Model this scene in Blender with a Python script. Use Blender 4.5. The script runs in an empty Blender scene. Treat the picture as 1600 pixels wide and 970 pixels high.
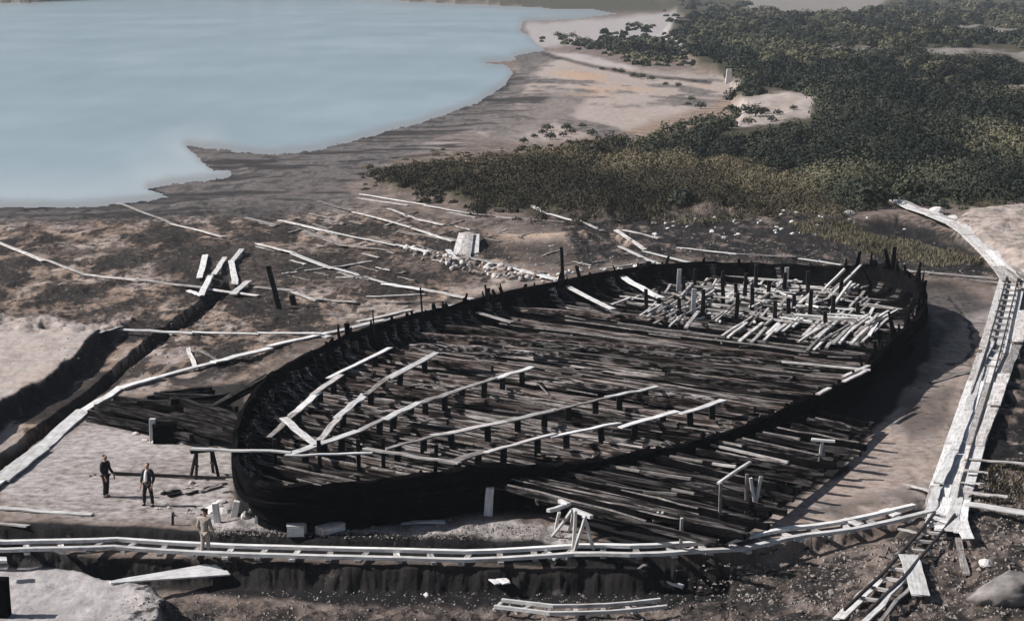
import bpy, bmesh, math, random
import numpy as np
from mathutils import Vector, Matrix
random.seed(7); RNG = np.random.default_rng(11)
C = bpy.context.scene
COL = C.collection

# ------------------------------------------------------------------ camera, sky, sun, exposure
F, CH, PITCH = 3000.0, 20.7, math.atan(530/3000.0)
cam = bpy.data.cameras.new('camera'); co = bpy.data.objects.new('camera', cam); COL.objects.link(co)
cam.sensor_width = 36; cam.lens = F/1600*36; cam.clip_end = 20000; cam.clip_start = 0.5
co.location = (0, 0, CH); co.rotation_euler = (math.pi/2 - PITCH, 0, 0)
C.camera = co
SUN_EL, SUN_TO = math.radians(39), Vector((-1.0, 0.03, 0)).normalized()   # direction towards the sun (horizontal)
w = bpy.data.worlds.new('World'); C.world = w; w.use_nodes = True
nt = w.node_tree; bg = nt.nodes['Background']; sk = nt.nodes.new('ShaderNodeTexSky')
sk.sky_type = 'NISHITA'; sk.sun_disc = False; sk.sun_elevation = SUN_EL
sk.sun_rotation = math.atan2(SUN_TO.x, SUN_TO.y); sk.dust_density = 2.0; sk.air_density = 1.0
nt.links.new(sk.outputs[0], bg.inputs[0]); bg.inputs[1].default_value = 0.05
sl = bpy.data.lights.new('sun', 'SUN'); sl.energy = 5.0; sl.angle = math.radians(0.5); sl.color = (1, .965, .93)
so = bpy.data.objects.new('sun', sl); COL.objects.link(so)
sd = Vector((SUN_TO.x*math.cos(SUN_EL), SUN_TO.y*math.cos(SUN_EL), math.sin(SUN_EL)))
so.rotation_euler = sd.to_track_quat('Z', 'Y').to_euler(); so.location = (-60, 40, 80)
C.view_settings.view_transform = 'Standard'; C.view_settings.look = 'None'
C.view_settings.exposure = 0.55; C.view_settings.gamma = 1; C.view_settings.use_curve_mapping = False
C.render.engine = 'CYCLES'

# ------------------------------------------------------------------ survey helpers (photo bearings -> ground coordinates)
CP, SP = math.cos(PITCH), math.sin(PITCH)
def U(px, py, z=0.0):
    a, b = (px-800)/F, (485-py)/F
    t = (z-CH)/(-SP + b*CP)
    return a*t, (CP + b*SP)*t
def proj0(X, Y, z=0.0):
    zz = z-CH; d = Y*CP - zz*SP; u = Y*SP + zz*CP
    return 800 + F*X/d, 485 - F*u/d

def _hash(ix, iy, s):
    n = (ix.astype(np.int64)*374761393 + iy.astype(np.int64)*668265263 + s*974634777) & 0x7fffffff
    n = ((n ^ (n >> 13))*1274126177) & 0x7fffffff
    n = ((n ^ (n >> 15))*2246822519) & 0x7fffffff
    return (n & 0xffff)/65535.0
def vnoise(x, y, s=0):
    xi, yi = np.floor(x), np.floor(y); fx, fy = x-xi, y-yi
    fx = fx*fx*(3-2*fx); fy = fy*fy*(3-2*fy)
    a = _hash(xi, yi, s); b = _hash(xi+1, yi, s); c = _hash(xi, yi+1, s); d = _hash(xi+1, yi+1, s)
    return (a*(1-fx)+b*fx)*(1-fy) + (c*(1-fx)+d*fx)*fy
def fbm(x, y, s=0, o=4):
    r = 0; amp = .5; tot = 0
    for k in range(o):
        r = r + amp*vnoise(x, y, s+k*17); tot += amp; amp *= .55; x = x*2.03+3.1; y = y*2.03-1.7
    return r/tot
def sstep(a, b, x):
    t = np.clip((x-a)/(b-a), 0, 1); return t*t*(3-2*t)

# ------------------------------------------------------------------ ground sheet
xs = np.concatenate([np.arange(-1000, -60, 16), np.arange(-60, 1660, 2.0), np.arange(1660, 2601, 16)])
ys = np.concatenate([np.arange(-41, -8, 1.5), np.arange(-8, 1000, 1.6), np.arange(1000, 1700, 12)])
PX, PY = np.meshgrid(xs, ys)
GX, GY = U(PX, PY)
NXg = len(xs); NYg = len(ys)

def sdf(poly, x, y):                                   # signed distance (+ inside)
    p = np.array(poly, float); n = len(p); d = np.full(x.shape, 1e18); ins = np.zeros(x.shape, bool)
    for i in range(n):
        a, b = p[i], p[(i+1) % n]; e = b-a
        wx, wy = x-a[0], y-a[1]
        t = np.clip((wx*e[0]+wy*e[1])/max(e@e, 1e-9), 0, 1)
        d = np.minimum(d, (wx-e[0]*t)**2+(wy-e[1]*t)**2)
        c = ((a[1] > y) != (b[1] > y)) & (x < (b[0]-a[0])*(y-a[1])/((b[1]-a[1]) or 1e-9)+a[0])
        ins ^= c
    d = np.sqrt(d); return np.where(ins, d, -d)
def pdist(line, x, y):
    p = np.array(line, float); d = np.full(x.shape, 1e18)
    for a, b in zip(p[:-1], p[1:]):
        e = b-a; wx, wy = x-a[0], y-a[1]
        t = np.clip((wx*e[0]+wy*e[1])/max(e@e, 1e-9), 0, 1)
        d = np.minimum(d, (wx-e[0]*t)**2+(wy-e[1]*t)**2)
    return np.sqrt(d)
nA = fbm(PX/38, PY/16, 1, 5)-.5; nB = fbm(PX/38+50, PY/16+9, 2, 5)-.5
WX, WY = PX+nA*26, PY+nB*12                              # ragged region edges
def reg(poly, soft=8, val=1.0, raw=False):
    p = np.array(poly, float)
    x0, y0 = p.min(0)-soft*2-30; x1, y1 = p.max(0)+soft*2+30
    out = np.zeros(PX.shape); j0, j1 = np.searchsorted(ys, [y0, y1]); i0, i1 = np.searchsorted(xs, [x0, x1])
    s = (slice(j0, j1), slice(i0, i1))
    if raw: d = sdf(poly, PX[s], PY[s])
    else: d = sdf(poly, WX[s], WY[s])
    out[s] = val*sstep(-soft, soft, d)
    return out
def band(line, wdt, soft=3, val=1.0):
    return val*(1-sstep(wdt-soft, wdt+soft, pdist(line, PX+nA*8, PY+nB*5)))

shore = [(-1400, 335), (-300, 322), (0, 318), (100, 319), (190, 314), (262, 303), (232, 290), (262, 284), (330, 277), (362, 270), (360, 263), (334, 262), (312, 246), (290, 224),
         (345, 229), (420, 239), (500, 229), (560, 213), (650, 191), (705, 172), (745, 157), (790, 131), (801, 112), (790, 100), (758, 97), (806, 92), (802, 86), (852, 78),
         (838, 64), (814, 46), (816, 32), (900, 29), (962, 20), (930, 14), (870, 13), (760, 6), (640, 2), (560, -6), (120, -6), (50, 3), (-60, 4), (-1400, 3),
         (-1400, -60), (3000, -60), (3000, 1900), (-1400, 1900)]
sd_land = sdf(shore, PX+nA*6, PY+nB*4) + (fbm(PX/11, PY/3.5, 3, 4)-.5)*7*sstep(60, 200, PY)
WATER_Z = -0.35
land = sstep(-2, 30, sd_land)
Hh = np.where(sd_land > 0, WATER_Z+0.02+0.33*sstep(0, 45, sd_land), WATER_Z-1.2*sstep(0, 30, -sd_land)-.02)
# far hills round the lake
dist = np.sqrt(GX**2+GY**2)
Hh = Hh + (sd_land > 0)*sstep(1100, 2600, dist)*sstep(0, 3, sd_land)*(120+160*fbm(GX/700, GY/700, 5, 4))
scrubP = [(1056, 40), (1035, 64), (1066, 82), (1090, 104), (1120, 114), (1146, 138), (1160, 176), (1150, 198), (1100, 212), (1010, 236), (905, 254), (740, 262), (600, 278), (590, 292), (650, 306), (760, 328), (900, 338), (1010, 342),
          (1100, 325), (1220, 332), (1330, 333), (1400, 318), (1500, 322), (1600, 322), (2600, 332), (2600, -8), (1000, -8), (1060, 16), (1076, 30)]
scrub = reg(scrubP, 6)
brownm = reg([(600, 268), (740, 252), (860, 238), (960, 228), (1160, 252), (1320, 310), (1200, 328), (1010, 338), (900, 334), (760, 322), (650, 298)], 10)
Hh = Hh + np.maximum(scrub, brownm)*sstep(5, 60, sd_land)*(2.6*(fbm(GX/8, GY/20, 15, 3)-.35))*(1-sstep(700, 1100, dist))
Hh = Hh + scrub*sstep(180, 420, dist)*sstep(-20, 80, GX)*3.0*fbm(GX/60, GY/60, 8, 3)
# stepped working floor
rail_edge = [(-1000, 815), (0, 824), (240, 832), (420, 838), (600, 843), (800, 850), (930, 858), (1050, 862), (1140, 868), (1140, 1900), (-1000, 1900)]
low_edge = [(-1000, 850), (0, 853), (300, 854), (500, 862), (700, 868), (850, 869), (1000, 868), (1120, 862), (1240, 842), (1400, 820), (1450, 880), (1330, 960), (1250, 1900), (-1000, 1900)]
step1 = sstep(-2.2, 2.2, sdf(rail_edge, PX+nA*6, PY+nB*5))
step2 = sstep(-3, 6, sdf(low_edge, PX+nA*14, PY+nB*9)+(fbm(PX/16, PY/4, 88, 4)-.5)*4)
Hh = Hh - .50*step1 - .85*step2*np.where(PX < 1150, 1, 1-sstep(1150, 1420, PX)*.75)
# pale terrace on the left, ditch, spoil heaps
terr = [(-300, 800), (-60, 712), (0, 668), (60, 630), (122, 585), (140, 560), (165, 535), (215, 505), (225, 488), (120, 492), (0, 500), (-300, 520)]
tm = sstep(-4, 5, sdf(terr, PX+nA*16, PY+nB*12))*np.where(PY < 545, sstep(478, 545, PY+nA*60), 1)
Hh = Hh + .95*tm
ditch_l = [(356, 448), (330, 470), (300, 492), (240, 532), (190, 575), (150, 612), (60, 676), (0, 722), (-80, 790)]
dm = 1-sstep(6, 10, pdist(ditch_l, PX+nA*8, PY+nB*6))
Hh = Hh - .6*dm
bank_l = reg([(-200, 845), (0, 842), (60, 850), (140, 862), (230, 880), (260, 905), (240, 1000), (-200, 1100)], 12)
Hh = Hh + .75*bank_l
ridge = 1-sstep(1, 9, pdist([(740, 370), (800, 376), (870, 374), (960, 366), (985, 380)], PX, PY))
Hh = Hh + .4*ridge
mound = reg([(1490, 360), (1520, 335), (1600, 328), (2000, 330), (2000, 440), (1600, 445), (1570, 425), (1530, 395)], 16)
Hh = Hh + 1.2*mound*(.3+1.1*fbm(GX/5, GY/7, 9, 5))
hollow = reg([(1330, 345), (1400, 338), (1490, 368), (1520, 388), (1440, 378), (1350, 362)], 7)
Hh = Hh - .8*hollow
edge_path = (1-sstep(1.5, 4.5, pdist([(1490, 465), (1512, 500), (1519, 530), (1517, 560), (1478, 572)], PX+nA*30, PY+nB*16)))*sstep(.3, .5, fbm(PX/9, PY/6, 91, 3))
Hh = Hh - .08*edge_path
# rough ground
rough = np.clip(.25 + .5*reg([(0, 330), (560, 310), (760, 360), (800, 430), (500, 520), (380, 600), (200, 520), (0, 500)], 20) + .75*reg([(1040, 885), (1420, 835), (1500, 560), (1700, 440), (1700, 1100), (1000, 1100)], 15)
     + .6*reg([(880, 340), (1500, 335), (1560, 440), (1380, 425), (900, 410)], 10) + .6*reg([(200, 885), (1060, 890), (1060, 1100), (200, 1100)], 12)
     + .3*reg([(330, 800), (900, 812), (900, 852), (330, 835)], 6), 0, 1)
site = reg([(0, 720), (140, 660), (360, 700), (360, 800), (250, 815), (0, 800)], 12)
chan = reg([(1250, 700), (1380, 640), (1450, 590), (1500, 500), (1530, 520), (1500, 650), (1450, 780), (1300, 830), (1180, 850)], 12)
rough = np.maximum(rough, mound*.45); rough *= (1-.8*site)*(1-.75*chan)
near = 1-sstep(140, 300, dist)
Hh = Hh + land*near*rough*(.85*(fbm(GX/1.7, GY/2.6, 21, 5)-.5) + .22*(fbm(GX/.35, GY/.6, 22, 3)-.5)) + land*.10*(fbm(GX/5, GY/8, 23, 3)-.5)
streak = fbm(GX/9+GY/60, GY/26, 31, 5)
Hh = Hh + land*sstep(120, 170, dist)*(1-scrub)*.35*(streak-.5)*sstep(8, 60, sd_land)

# soil colour masks; the dark one also carries painted shade -------------------------------------------------
def mx(*a): 
    r = a[0]
    for q in a[1:]: r = np.maximum(r, q)
    return r
mot = fbm(GX/2.6, GY/6.5, 41, 5)
mot2 = fbm(GX/.9, GY/2.0, 42, 4)
left_ground = reg([(-300, 345), (0, 345), (300, 340), (560, 330), (760, 360), (860, 430), (700, 475), (480, 530), (380, 590), (300, 610), (160, 620), (0, 720), (-300, 900)], 16)
dark = mx(
    .95*left_ground*(1-tm)*sstep(.47, .55, mot)*.95, .9*left_ground*(1-tm)*sstep(.54, .62, mot2)*.9,
    reg([(250, 385), (380, 375), (500, 395), (640, 420), (620, 440), (480, 445), (330, 440), (240, 430)], 10, .8), reg([(380, 400), (520, 385), (700, 400), (760, 440), (560, 455), (430, 440)], 10, .55),
    reg([(0, 392), (240, 388), (250, 396), (90, 402)], 4, .7),
    reg([(365, 690), (440, 575), (560, 515), (760, 462), (1000, 412), (1330, 418), (1440, 452), (1462, 520), (1440, 580), (1395, 640), (1320, 735), (1200, 810), (1120, 850), (960, 852), (860, 800), (620, 800), (370, 812)], 6, 1.0),  # dark ground under hull and beams, with the bow's cast shadow painted in
    reg([(130, 640), (200, 625), (340, 600), (390, 600), (380, 690), (230, 672), (140, 660)], 5, .9),
    band([(0, 823), (240, 831), (420, 838), (600, 843), (800, 850), (930, 858), (1050, 862)], 9, 3, 1.0),  # cut face above the rails: dark mud, its shade painted in
    band([(-200, 856), (0, 856), (300, 858), (500, 866), (700, 872), (850, 873), (1000, 872), (1110, 868)], 8, 4, .95),  # cut face below the rails, mud colour and painted shade together
    reg([(-60, 858), (400, 862), (700, 868), (1000, 868), (1120, 862), (1200, 866), (1120, 885), (1050, 893), (700, 890), (520, 888), (380, 876), (200, 862), (-60, 862)], 5, 1.0),
    reg([(1030, 885), (1200, 865), (1420, 825), (1430, 860), (1330, 960), (1080, 905)], 10, .8)*sstep(.34, .56, mot2),
    reg([(1480, 820), (1700, 780), (1700, 1050), (1420, 1000), (1430, 900)], 12, .8)*sstep(.38, .58, mot2),
    reg([(1540, 560), (1700, 520), (1700, 770), (1520, 790)], 10, 1.0)*sstep(.36, .54, mot2),
    np.clip(hollow*1.3, 0, 1), reg([(250, 890), (700, 890), (1100, 900), (1330, 960), (1300, 1100), (200, 1100)], 14, .75)*sstep(.42, .56, mot2), reg([(1400, 625), (1490, 600), (1480, 670), (1420, 690)], 12, .55), reg([(1250, 790), (1420, 770), (1460, 790), (1330, 815)], 10, .5)*sstep(.4, .6, mot2), chan*.4*sstep(.56, .75, mot),  edge_path*.9, dm*.9, .95*(1-sstep(2, 9, np.abs(sdf(terr, PX+nA*16, PY+nB*12))))*sstep(515, 535, PY)*(PX < 190),  # ditch and terrace face: their shade is painted as dark soil
    reg([(880, 342), (1240, 330), (1340, 340), (1530, 400), (1560, 430), (1380, 432), (1200, 412), (1060, 400), (900, 420)], 8, .95)*sstep(.25, .45, mot2),
    reg([(1390, 430), (1480, 440), (1560, 480), (1500, 500), (1460, 560)], 10, .7)*sstep(.35, .55, mot),
    reg([(820, 330), (1000, 345), (900, 360), (820, 352)], 8, .5), reg([(760, 378), (960, 382), (880, 415), (780, 410)], 8, .6),
    reg([(560, 335), (700, 335), (860, 345), (740, 362), (620, 358)], 8, .6)*sstep(.35, .6, mot2))
dark = np.clip(dark, 0, 1)
pale = mx(
    reg([(-300, 500), (0, 498), (110, 500), (200, 488), (215, 505), (165, 535), (140, 560), (122, 585), (60, 630), (0, 668), (-300, 800)], 14, .95)*np.clip(tm*1.5, 0, 1), bank_l*.95, mound*.85, ridge*.85, site*.62*(.3+1.25*fbm(GX/3.5, GY/6, 55, 4)),
    reg([(650, 205), (740, 160), (800, 110), (860, 82), (1000, 108), (1140, 122), (1150, 135), (1110, 165), (980, 200), (860, 222)], 8, .7),
    reg([(820, 35), (900, 30), (1060, 15), (1060, 45), (1040, 75), (930, 70), (850, 72), (825, 55)], 5, .75), reg([(845, 82), (900, 84), (1000, 104), (980, 108), (880, 96)], 3, .95),
    reg([(1150, 165), (1220, 152), (1280, 165), (1262, 190), (1190, 200), (1140, 212), (1150, 190)], 5, .9), reg([(1060, 80), (1000, 50), (1030, 52), (1066, 72)], 3, .9),
    reg([(1440, 85), (1600, 85), (1700, 110), (1600, 108), (1560, 98), (1440, 92)], 4, .6), reg([(1140, 2), (1440, -4), (1330, 28), (1180, 26)], 4, .6), reg([(1280, 82), (1400, 84), (1400, 95), (1280, 94)], 3, .5), reg([(1490, 46), (1660, 52), (1660, 70), (1490, 62)], 4, .55), reg([(1100, 127), (1215, 130), (1208, 144), (1100, 144)], 3, .6), reg([(1570, 150), (1640, 148), (1640, 158)], 3, .8),
    reg([(300, 800), (520, 812), (900, 815), (900, 845), (600, 840), (330, 832)], 6, .62)*(.6+mot2), chan*.34,
    left_ground*(1-dark)*sstep(.44, .36, mot)*.55, reg([(180, 405), (250, 405), (250, 417), (190, 415)], 4, .8), reg([(150, 590), (260, 592), (360, 575), (340, 595), (200, 612)], 5, .6),
    reg([(1390, 450), (1440, 450), (1520, 470), (1560, 470), (1560, 440), (1600, 440), (1590, 600), (1520, 560), (1470, 560)], 8, .4)*sstep(.3, .6, mot),
    reg([(340, 244), (460, 248), (620, 235), (740, 228), (640, 240), (460, 262), (360, 262)], 4, .45), reg([(280, 342), (345, 348), (340, 356), (290, 350)], 3, .7))
wet = mx(reg([(-300, 300), (0, 315), (190, 310), (240, 280), (285, 215), (560, 205), (745, 150), (810, 110), (800, 80), (840, 75), (860, 90), (820, 140), (790, 190), (680, 215), (640, 240), (540, 290), (560, 320), (400, 345), (300, 335), (150, 345), (-300, 360)], 8, .95)*(.55+.8*streak),
         reg([(760, 195), (840, 140), (920, 150), (900, 175), (820, 215), (760, 220)], 10, .6))
wet = np.clip(wet, 0, 1)
grass = mx(scrub, reg([(1230, 345), (1320, 345), (1400, 375), (1500, 395), (1540, 415), (1400, 412), (1330, 385), (1260, 365)], 5, .8), reg([(1500, 160), (1700, 150), (1700, 320), (1500, 300)], 10),
           sstep(900, 1100, dist)*(sd_land > 0))
tan = mx(reg([(800, 130), (900, 100), (1060, 120), (1130, 135), (960, 150), (860, 165)], 14, .9)*sstep(.35, .6, streak), reg([(650, 205), (740, 160), (800, 110), (860, 82), (1000, 108), (1140, 122), (1290, 165), (1262, 190), (1140, 212), (860, 222)], 12, .3), .3*left_ground, .35*mound, .8*ridge, .22*chan)
# mesh ----------------------------------------------------------
def grid_mesh(name, X, Y, Z):
    ny, nx = X.shape; me = bpy.data.meshes.new(name)
    v = np.stack([X, Y, Z], -1).reshape(-1, 3).astype(np.float32)
    idx = np.arange(ny*nx).reshape(ny, nx)
    q = np.stack([idx[1:, :-1], idx[1:, 1:], idx[:-1, 1:], idx[:-1, :-1]], -1).reshape(-1, 4)
    me.vertices.add(len(v)); me.vertices.foreach_set('co', v.ravel())
    me.loops.add(q.size); me.loops.foreach_set('vertex_index', q.ravel().astype(np.int32))
    me.polygons.add(len(q)); me.polygons.foreach_set('loop_start', np.arange(0, q.size, 4, dtype=np.int32))
    me.update(calc_edges=True); me.validate()
    return me
gm = grid_mesh('ground', GX, GY, Hh)
gm.polygons.foreach_set('use_smooth', np.ones(len(gm.polygons), bool))
def cattr(me, name, arrs):
    a = me.color_attributes.new(name, 'FLOAT_COLOR', 'POINT')
    a.data.foreach_set('color', np.stack(arrs, -1).reshape(-1, 4).astype(np.float32).ravel())
one = np.ones(PX.shape)
beach = reg([(650, 205), (740, 160), (800, 110), (860, 82), (1000, 108), (1140, 122), (1150, 160), (1110, 200), (980, 215), (860, 230)], 10)
s3 = fbm(GX/7+GY/40, GY/16, 77, 5)
wz = reg([(-300, 305), (0, 318), (190, 314), (250, 290), (285, 215), (560, 205), (745, 150), (810, 105), (880, 130), (800, 215), (640, 250), (540, 300), (560, 335), (300, 345), (-300, 365)], 8)
st1, st2 = fbm(GX/14, GY/3.2, 301, 4), fbm(GX/10, GY/2.6, 302, 4)
pale = np.maximum(pale, wz*sstep(.54, .66, st1)*.55); dark = np.maximum(dark, wz*sstep(.54, .64, st2)*.75)
wet = np.clip(np.maximum(wet, beach*sstep(.52, .64, s3)*.8), 0, 1)
dark = np.maximum(dark, np.clip(.75*band([(848, 82), (900, 97), (960, 111), (1040, 121), (1110, 130)], 2.5, 2) + .6*band([(690, 172), (748, 157), (792, 131), (802, 113)], 4, 3)*sstep(.4, .6, s3) + .6*band([(0, 321), (190, 317), (255, 302), (235, 291)], 5, 4) + .7*band([(292, 226), (345, 232), (420, 242), (560, 252), (690, 240)], 2, 1.5)*sstep(.4, .55, s3) + .55*wet*sstep(.56, .66, mot2), 0, 1))
grass = grass*(1-np.clip(pale, 0, 1))
cattr(gm, 'soil_shade', [dark, np.clip(pale, 0, 1), wet, one]); cattr(gm, 'soil_b', [np.clip(grass, 0, 1), tan, rough, one])
ground = bpy.data.objects.new('ground', gm); COL.objects.link(ground); ground['kind'] = 'structure'

def hgt(X, Y):
    px, py = proj0(X, Y)
    i = np.clip(np.searchsorted(xs, px)-1, 0, NXg-2); j = np.clip(np.searchsorted(ys, py)-1, 0, NYg-2)
    u = min(max((px-xs[i])/(xs[i+1]-xs[i]), 0), 1); v = min(max((py-ys[j])/(ys[j+1]-ys[j]), 0), 1)
    return float((Hh[j, i]*(1-u)+Hh[j, i+1]*u)*(1-v)+(Hh[j+1, i]*(1-u)+Hh[j+1, i+1]*u)*v)
def P(px, py, lift=0.0):                                 # where a photo bearing meets the ground
    z = 0.0
    for _ in range(14):
        X, Y = U(px, py, z+lift); z = .5*z+.5*hgt(X, Y)
    X, Y = U(px, py, z+lift)
    return Vector((X, Y, z))
def Q(px, py, z):
    X, Y = U(px, py, z); return Vector((X, Y, z))

# ------------------------------------------------------------------ materials
def mat(name):
    m = bpy.data.materials.new(name); m.use_nodes = True
    return m, m.node_tree, m.node_tree.nodes['Principled BSDF']
def N(t, typ, **kw):
    n = t.nodes.new(typ)
    for k, v in kw.items():
        if k in n.inputs: n.inputs[k].default_value = v
        else: setattr(n, k, v)
    return n
def mixc(t, fac, a, b, blend='MIX'):
    n = t.nodes.new('ShaderNodeMix'); n.data_type = 'RGBA'; n.blend_type = blend
    for sck, val in ((n.inputs[0], fac), (n.inputs[6], a), (n.inputs[7], b)):
        if hasattr(val, 'is_output'): t.links.new(val, sck)
        elif isinstance(val, (int, float)): sck.default_value = val
        else: sck.default_value = (*val, 1)
    return n.outputs[2]
def math_(t, op, a, b=None, c=None, clamp=False):
    n = t.nodes.new('ShaderNodeMath'); n.operation = op; n.use_clamp = clamp
    for i, v in enumerate((a, b, c)):
        if v is None: continue
        if hasattr(v, 'is_output'): t.links.new(v, n.inputs[i])
        else: n.inputs[i].default_value = v
    return n.outputs[0]
def ramp(t, fac, stops):
    n = t.nodes.new('ShaderNodeValToRGB'); t.links.new(fac, n.inputs[0]); e = n.color_ramp.elements
    while len(e) < len(stops): e.new(.5)
    for q, (p, c) in zip(e, stops): q.position = p; q.color = (*c, 1) if len(c) == 3 else c
    return n.outputs[0]

def ground_mat():
    m, t, b = mat('soil')
    tc = N(t, 'ShaderNodeTexCoord').outputs['Object']
    def noise(sc, det=6, rough=.6, vec=None):
        n = N(t, 'ShaderNodeTexNoise', Scale=sc, Detail=det, Roughness=rough); t.links.new(vec or tc, n.inputs['Vector']); return n.outputs[0]
    n1, n2, n3 = noise(.35), noise(2.2, 8, .65), noise(9, 6, .7)
    a = N(t, 'ShaderNodeVertexColor', layer_name='soil_shade'); bb = N(t, 'ShaderNodeVertexColor', layer_name='soil_b')
    sa = t.nodes.new('ShaderNodeSeparateColor'); t.links.new(a.outputs[0], sa.inputs[0])
    sb = t.nodes.new('ShaderNodeSeparateColor'); t.links.new(bb.outputs[0], sb.inputs[0])
    def brk(msk, nz, k):                                 # ragged transition
        return math_(t, 'MULTIPLY_ADD', math_(t, 'SUBTRACT', nz, .5), math_(t, 'MULTIPLY', math_(t, 'MULTIPLY', msk, math_(t, 'SUBTRACT', 1, msk)), k), msk, clamp=True)
    base = ramp(t, n1, [(.3, (.088, .068, .057)), (.5, (.175, .138, .119)), (.7, (.275, .226, .198))])
    base = mixc(t, .75, base, ramp(t, n2, [(.34, (.25, .25, .26)), (.5, (.85, .84, .83)), (.66, (1.25, 1.22, 1.2))]), 'MULTIPLY')
    palec = ramp(t, n2, [(.3, (.255, .232, .226)), (.55, (.395, .37, .366)), (.75, (.515, .49, .49))])
    c = mixc(t, brk(sa.outputs[1], n2, 7), base, palec)
    c = mixc(t, brk(sb.outputs[1], n1, 4), c, (.38, .265, .19))
    wetc = ramp(t, n2, [(.34, (.045, .04, .04)), (.5, (.105, .094, .091)), (.68, (.21, .19, .182))])
    c = mixc(t, brk(sa.outputs[2], n1, 5), c, wetc)
    grc = ramp(t, n2, [(.3, (.022, .022, .014)), (.55, (.055, .048, .028)), (.75, (.11, .09, .055))])
    c = mixc(t, brk(sb.outputs[0], n2, 6), c, grc)
    dkc = ramp(t, n3, [(.35, (.005, .005, .006)), (.62, (.009, .0085, .009)), (.82, (.05, .044, .042))])
    c = mixc(t, brk(sa.outputs[0], n2, 8), c, dkc)
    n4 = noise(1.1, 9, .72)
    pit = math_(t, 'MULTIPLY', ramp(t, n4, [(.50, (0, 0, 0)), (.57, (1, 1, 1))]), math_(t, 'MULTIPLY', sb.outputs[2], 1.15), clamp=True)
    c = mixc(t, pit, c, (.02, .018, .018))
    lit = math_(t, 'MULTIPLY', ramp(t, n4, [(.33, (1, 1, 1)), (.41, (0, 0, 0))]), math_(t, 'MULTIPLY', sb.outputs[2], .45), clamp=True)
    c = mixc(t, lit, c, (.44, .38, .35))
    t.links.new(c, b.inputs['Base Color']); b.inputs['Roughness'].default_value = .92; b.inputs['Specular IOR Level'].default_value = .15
    bp = N(t, 'ShaderNodeBump', Strength=.9, Distance=.2); t.links.new(math_(t, 'MULTIPLY_ADD', sb.outputs[2], .75, .2), bp.inputs['Strength'])
    hsum = math_(t, 'ADD', math_(t, 'MULTIPLY', n3, .5), n2)
    t.links.new(hsum, bp.inputs['Height']); t.links.new(bp.outputs[0], b.inputs['Normal'])
    return m
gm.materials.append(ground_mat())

def wood(name, c0, c1, c2, rough=.85, var=.35, grain=1.0, bump=.3, rotz=0.0, mott=.4, spec=.08, gx=1.0):
    m, t, b = mat(name)
    tc = N(t, 'ShaderNodeTexCoord').outputs['Object']
    oi = N(t, 'ShaderNodeObjectInfo').outputs['Random']
    mp = N(t, 'ShaderNodeMapping'); mp.inputs['Scale'].default_value = (1.1*grain*gx, 14*grain, 14*grain); src = tc
    if rotz:
        mr = N(t, 'ShaderNodeMapping'); mr.inputs['Rotation'].default_value = (0, 0, -rotz); t.links.new(tc, mr.inputs[0]); src = mr.outputs[0]
    t.links.new(src, mp.inputs[0])
    off = N(t, 'ShaderNodeCombineXYZ'); t.links.new(math_(t, 'MULTIPLY', oi, 57.0), off.inputs[0]); t.links.new(math_(t, 'MULTIPLY', oi, 31.0), off.inputs[1])
    t.links.new(off.outputs[0], mp.inputs['Location'])
    n1 = N(t, 'ShaderNodeTexNoise', Scale=1.0, Detail=5, Roughness=.65); t.links.new(mp.outputs[0], n1.inputs['Vector'])
    n2 = N(t, 'ShaderNodeTexNoise', Scale=1.6, Detail=4, Roughness=.6); t.links.new(tc, n2.inputs['Vector'])
    f = math_(t, 'ADD', math_(t, 'MULTIPLY', n1.outputs[0], 1-mott), math_(t, 'MULTIPLY', n2.outputs[0], mott))
    c = ramp(t, f, [(.36, c0), (.5, c1), (.63, c2)])
    k = math_(t, 'MAXIMUM', math_(t, 'ADD', math_(t, 'MULTIPLY', oi, var*1.15), 1-var*.75), .12)
    cc = N(t, 'ShaderNodeCombineColor'); [t.links.new(k, cc.inputs[i]) for i in range(3)]
    c = mixc(t, 1.0, c, cc.outputs[0], 'MULTIPLY')
    t.links.new(c, b.inputs['Base Color']); b.inputs['Roughness'].default_value = rough; b.inputs['Specular IOR Level'].default_value = spec
    bp = N(t, 'ShaderNodeBump', Strength=bump, Distance=.03); t.links.new(n1.outputs[0], bp.inputs['Height']); t.links.new(bp.outputs[0], b.inputs['Normal'])
    return m
M = {}
M['pale'] = wood('pale_plank_wood', (.15, .13, .12), (.40, .375, .36), (.60, .585, .575), var=.6)
M['white'] = wood('whitewashed_wood', (.30, .285, .275), (.54, .53, .52), (.68, .68, .68), var=.35)
M['grey'] = wood('weathered_plank_wood', (.08, .07, .065), (.19, .17, .16), (.36, .34, .32))
M['rib'] = wood('old_ship_timber', (.003, .003, .003), (.022, .019, .018), (.36, .325, .315), var=1.0, bump=.8, grain=.6, rotz=-.635, mott=.1, spec=.02, gx=.4)
M['rib2'] = wood('reddish_ship_timber', (.005, .004, .004), (.042, .033, .03), (.31, .26, .24), var=.9, bump=.8, grain=.6, rotz=-.6, mott=.12, spec=.02, gx=.4)
M['hull'] = wood('tarred_hull_wood', (.002, .002, .0025), (.004, .004, .0045), (.012, .011, .012), var=.3, bump=.6, spec=0.0)
M['post'] = wood('dark_post_wood', (.008, .008, .009), (.018, .016, .016), (.05, .045, .043), var=.4)
M['apron'] = wood('dark_beam_wood', (.004, .004, .005), (.014, .0125, .0125), (.135, .123, .123), var=.7, bump=.7, rotz=-.62, mott=.12, spec=.02, grain=.6, gx=.4)
M['darkbeam'] = wood('charred_beam_wood', (.004, .004, .005), (.012, .011, .011), (.09, .082, .08), var=.7, bump=.7, mott=.2, spec=.02, grain=.6)
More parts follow.
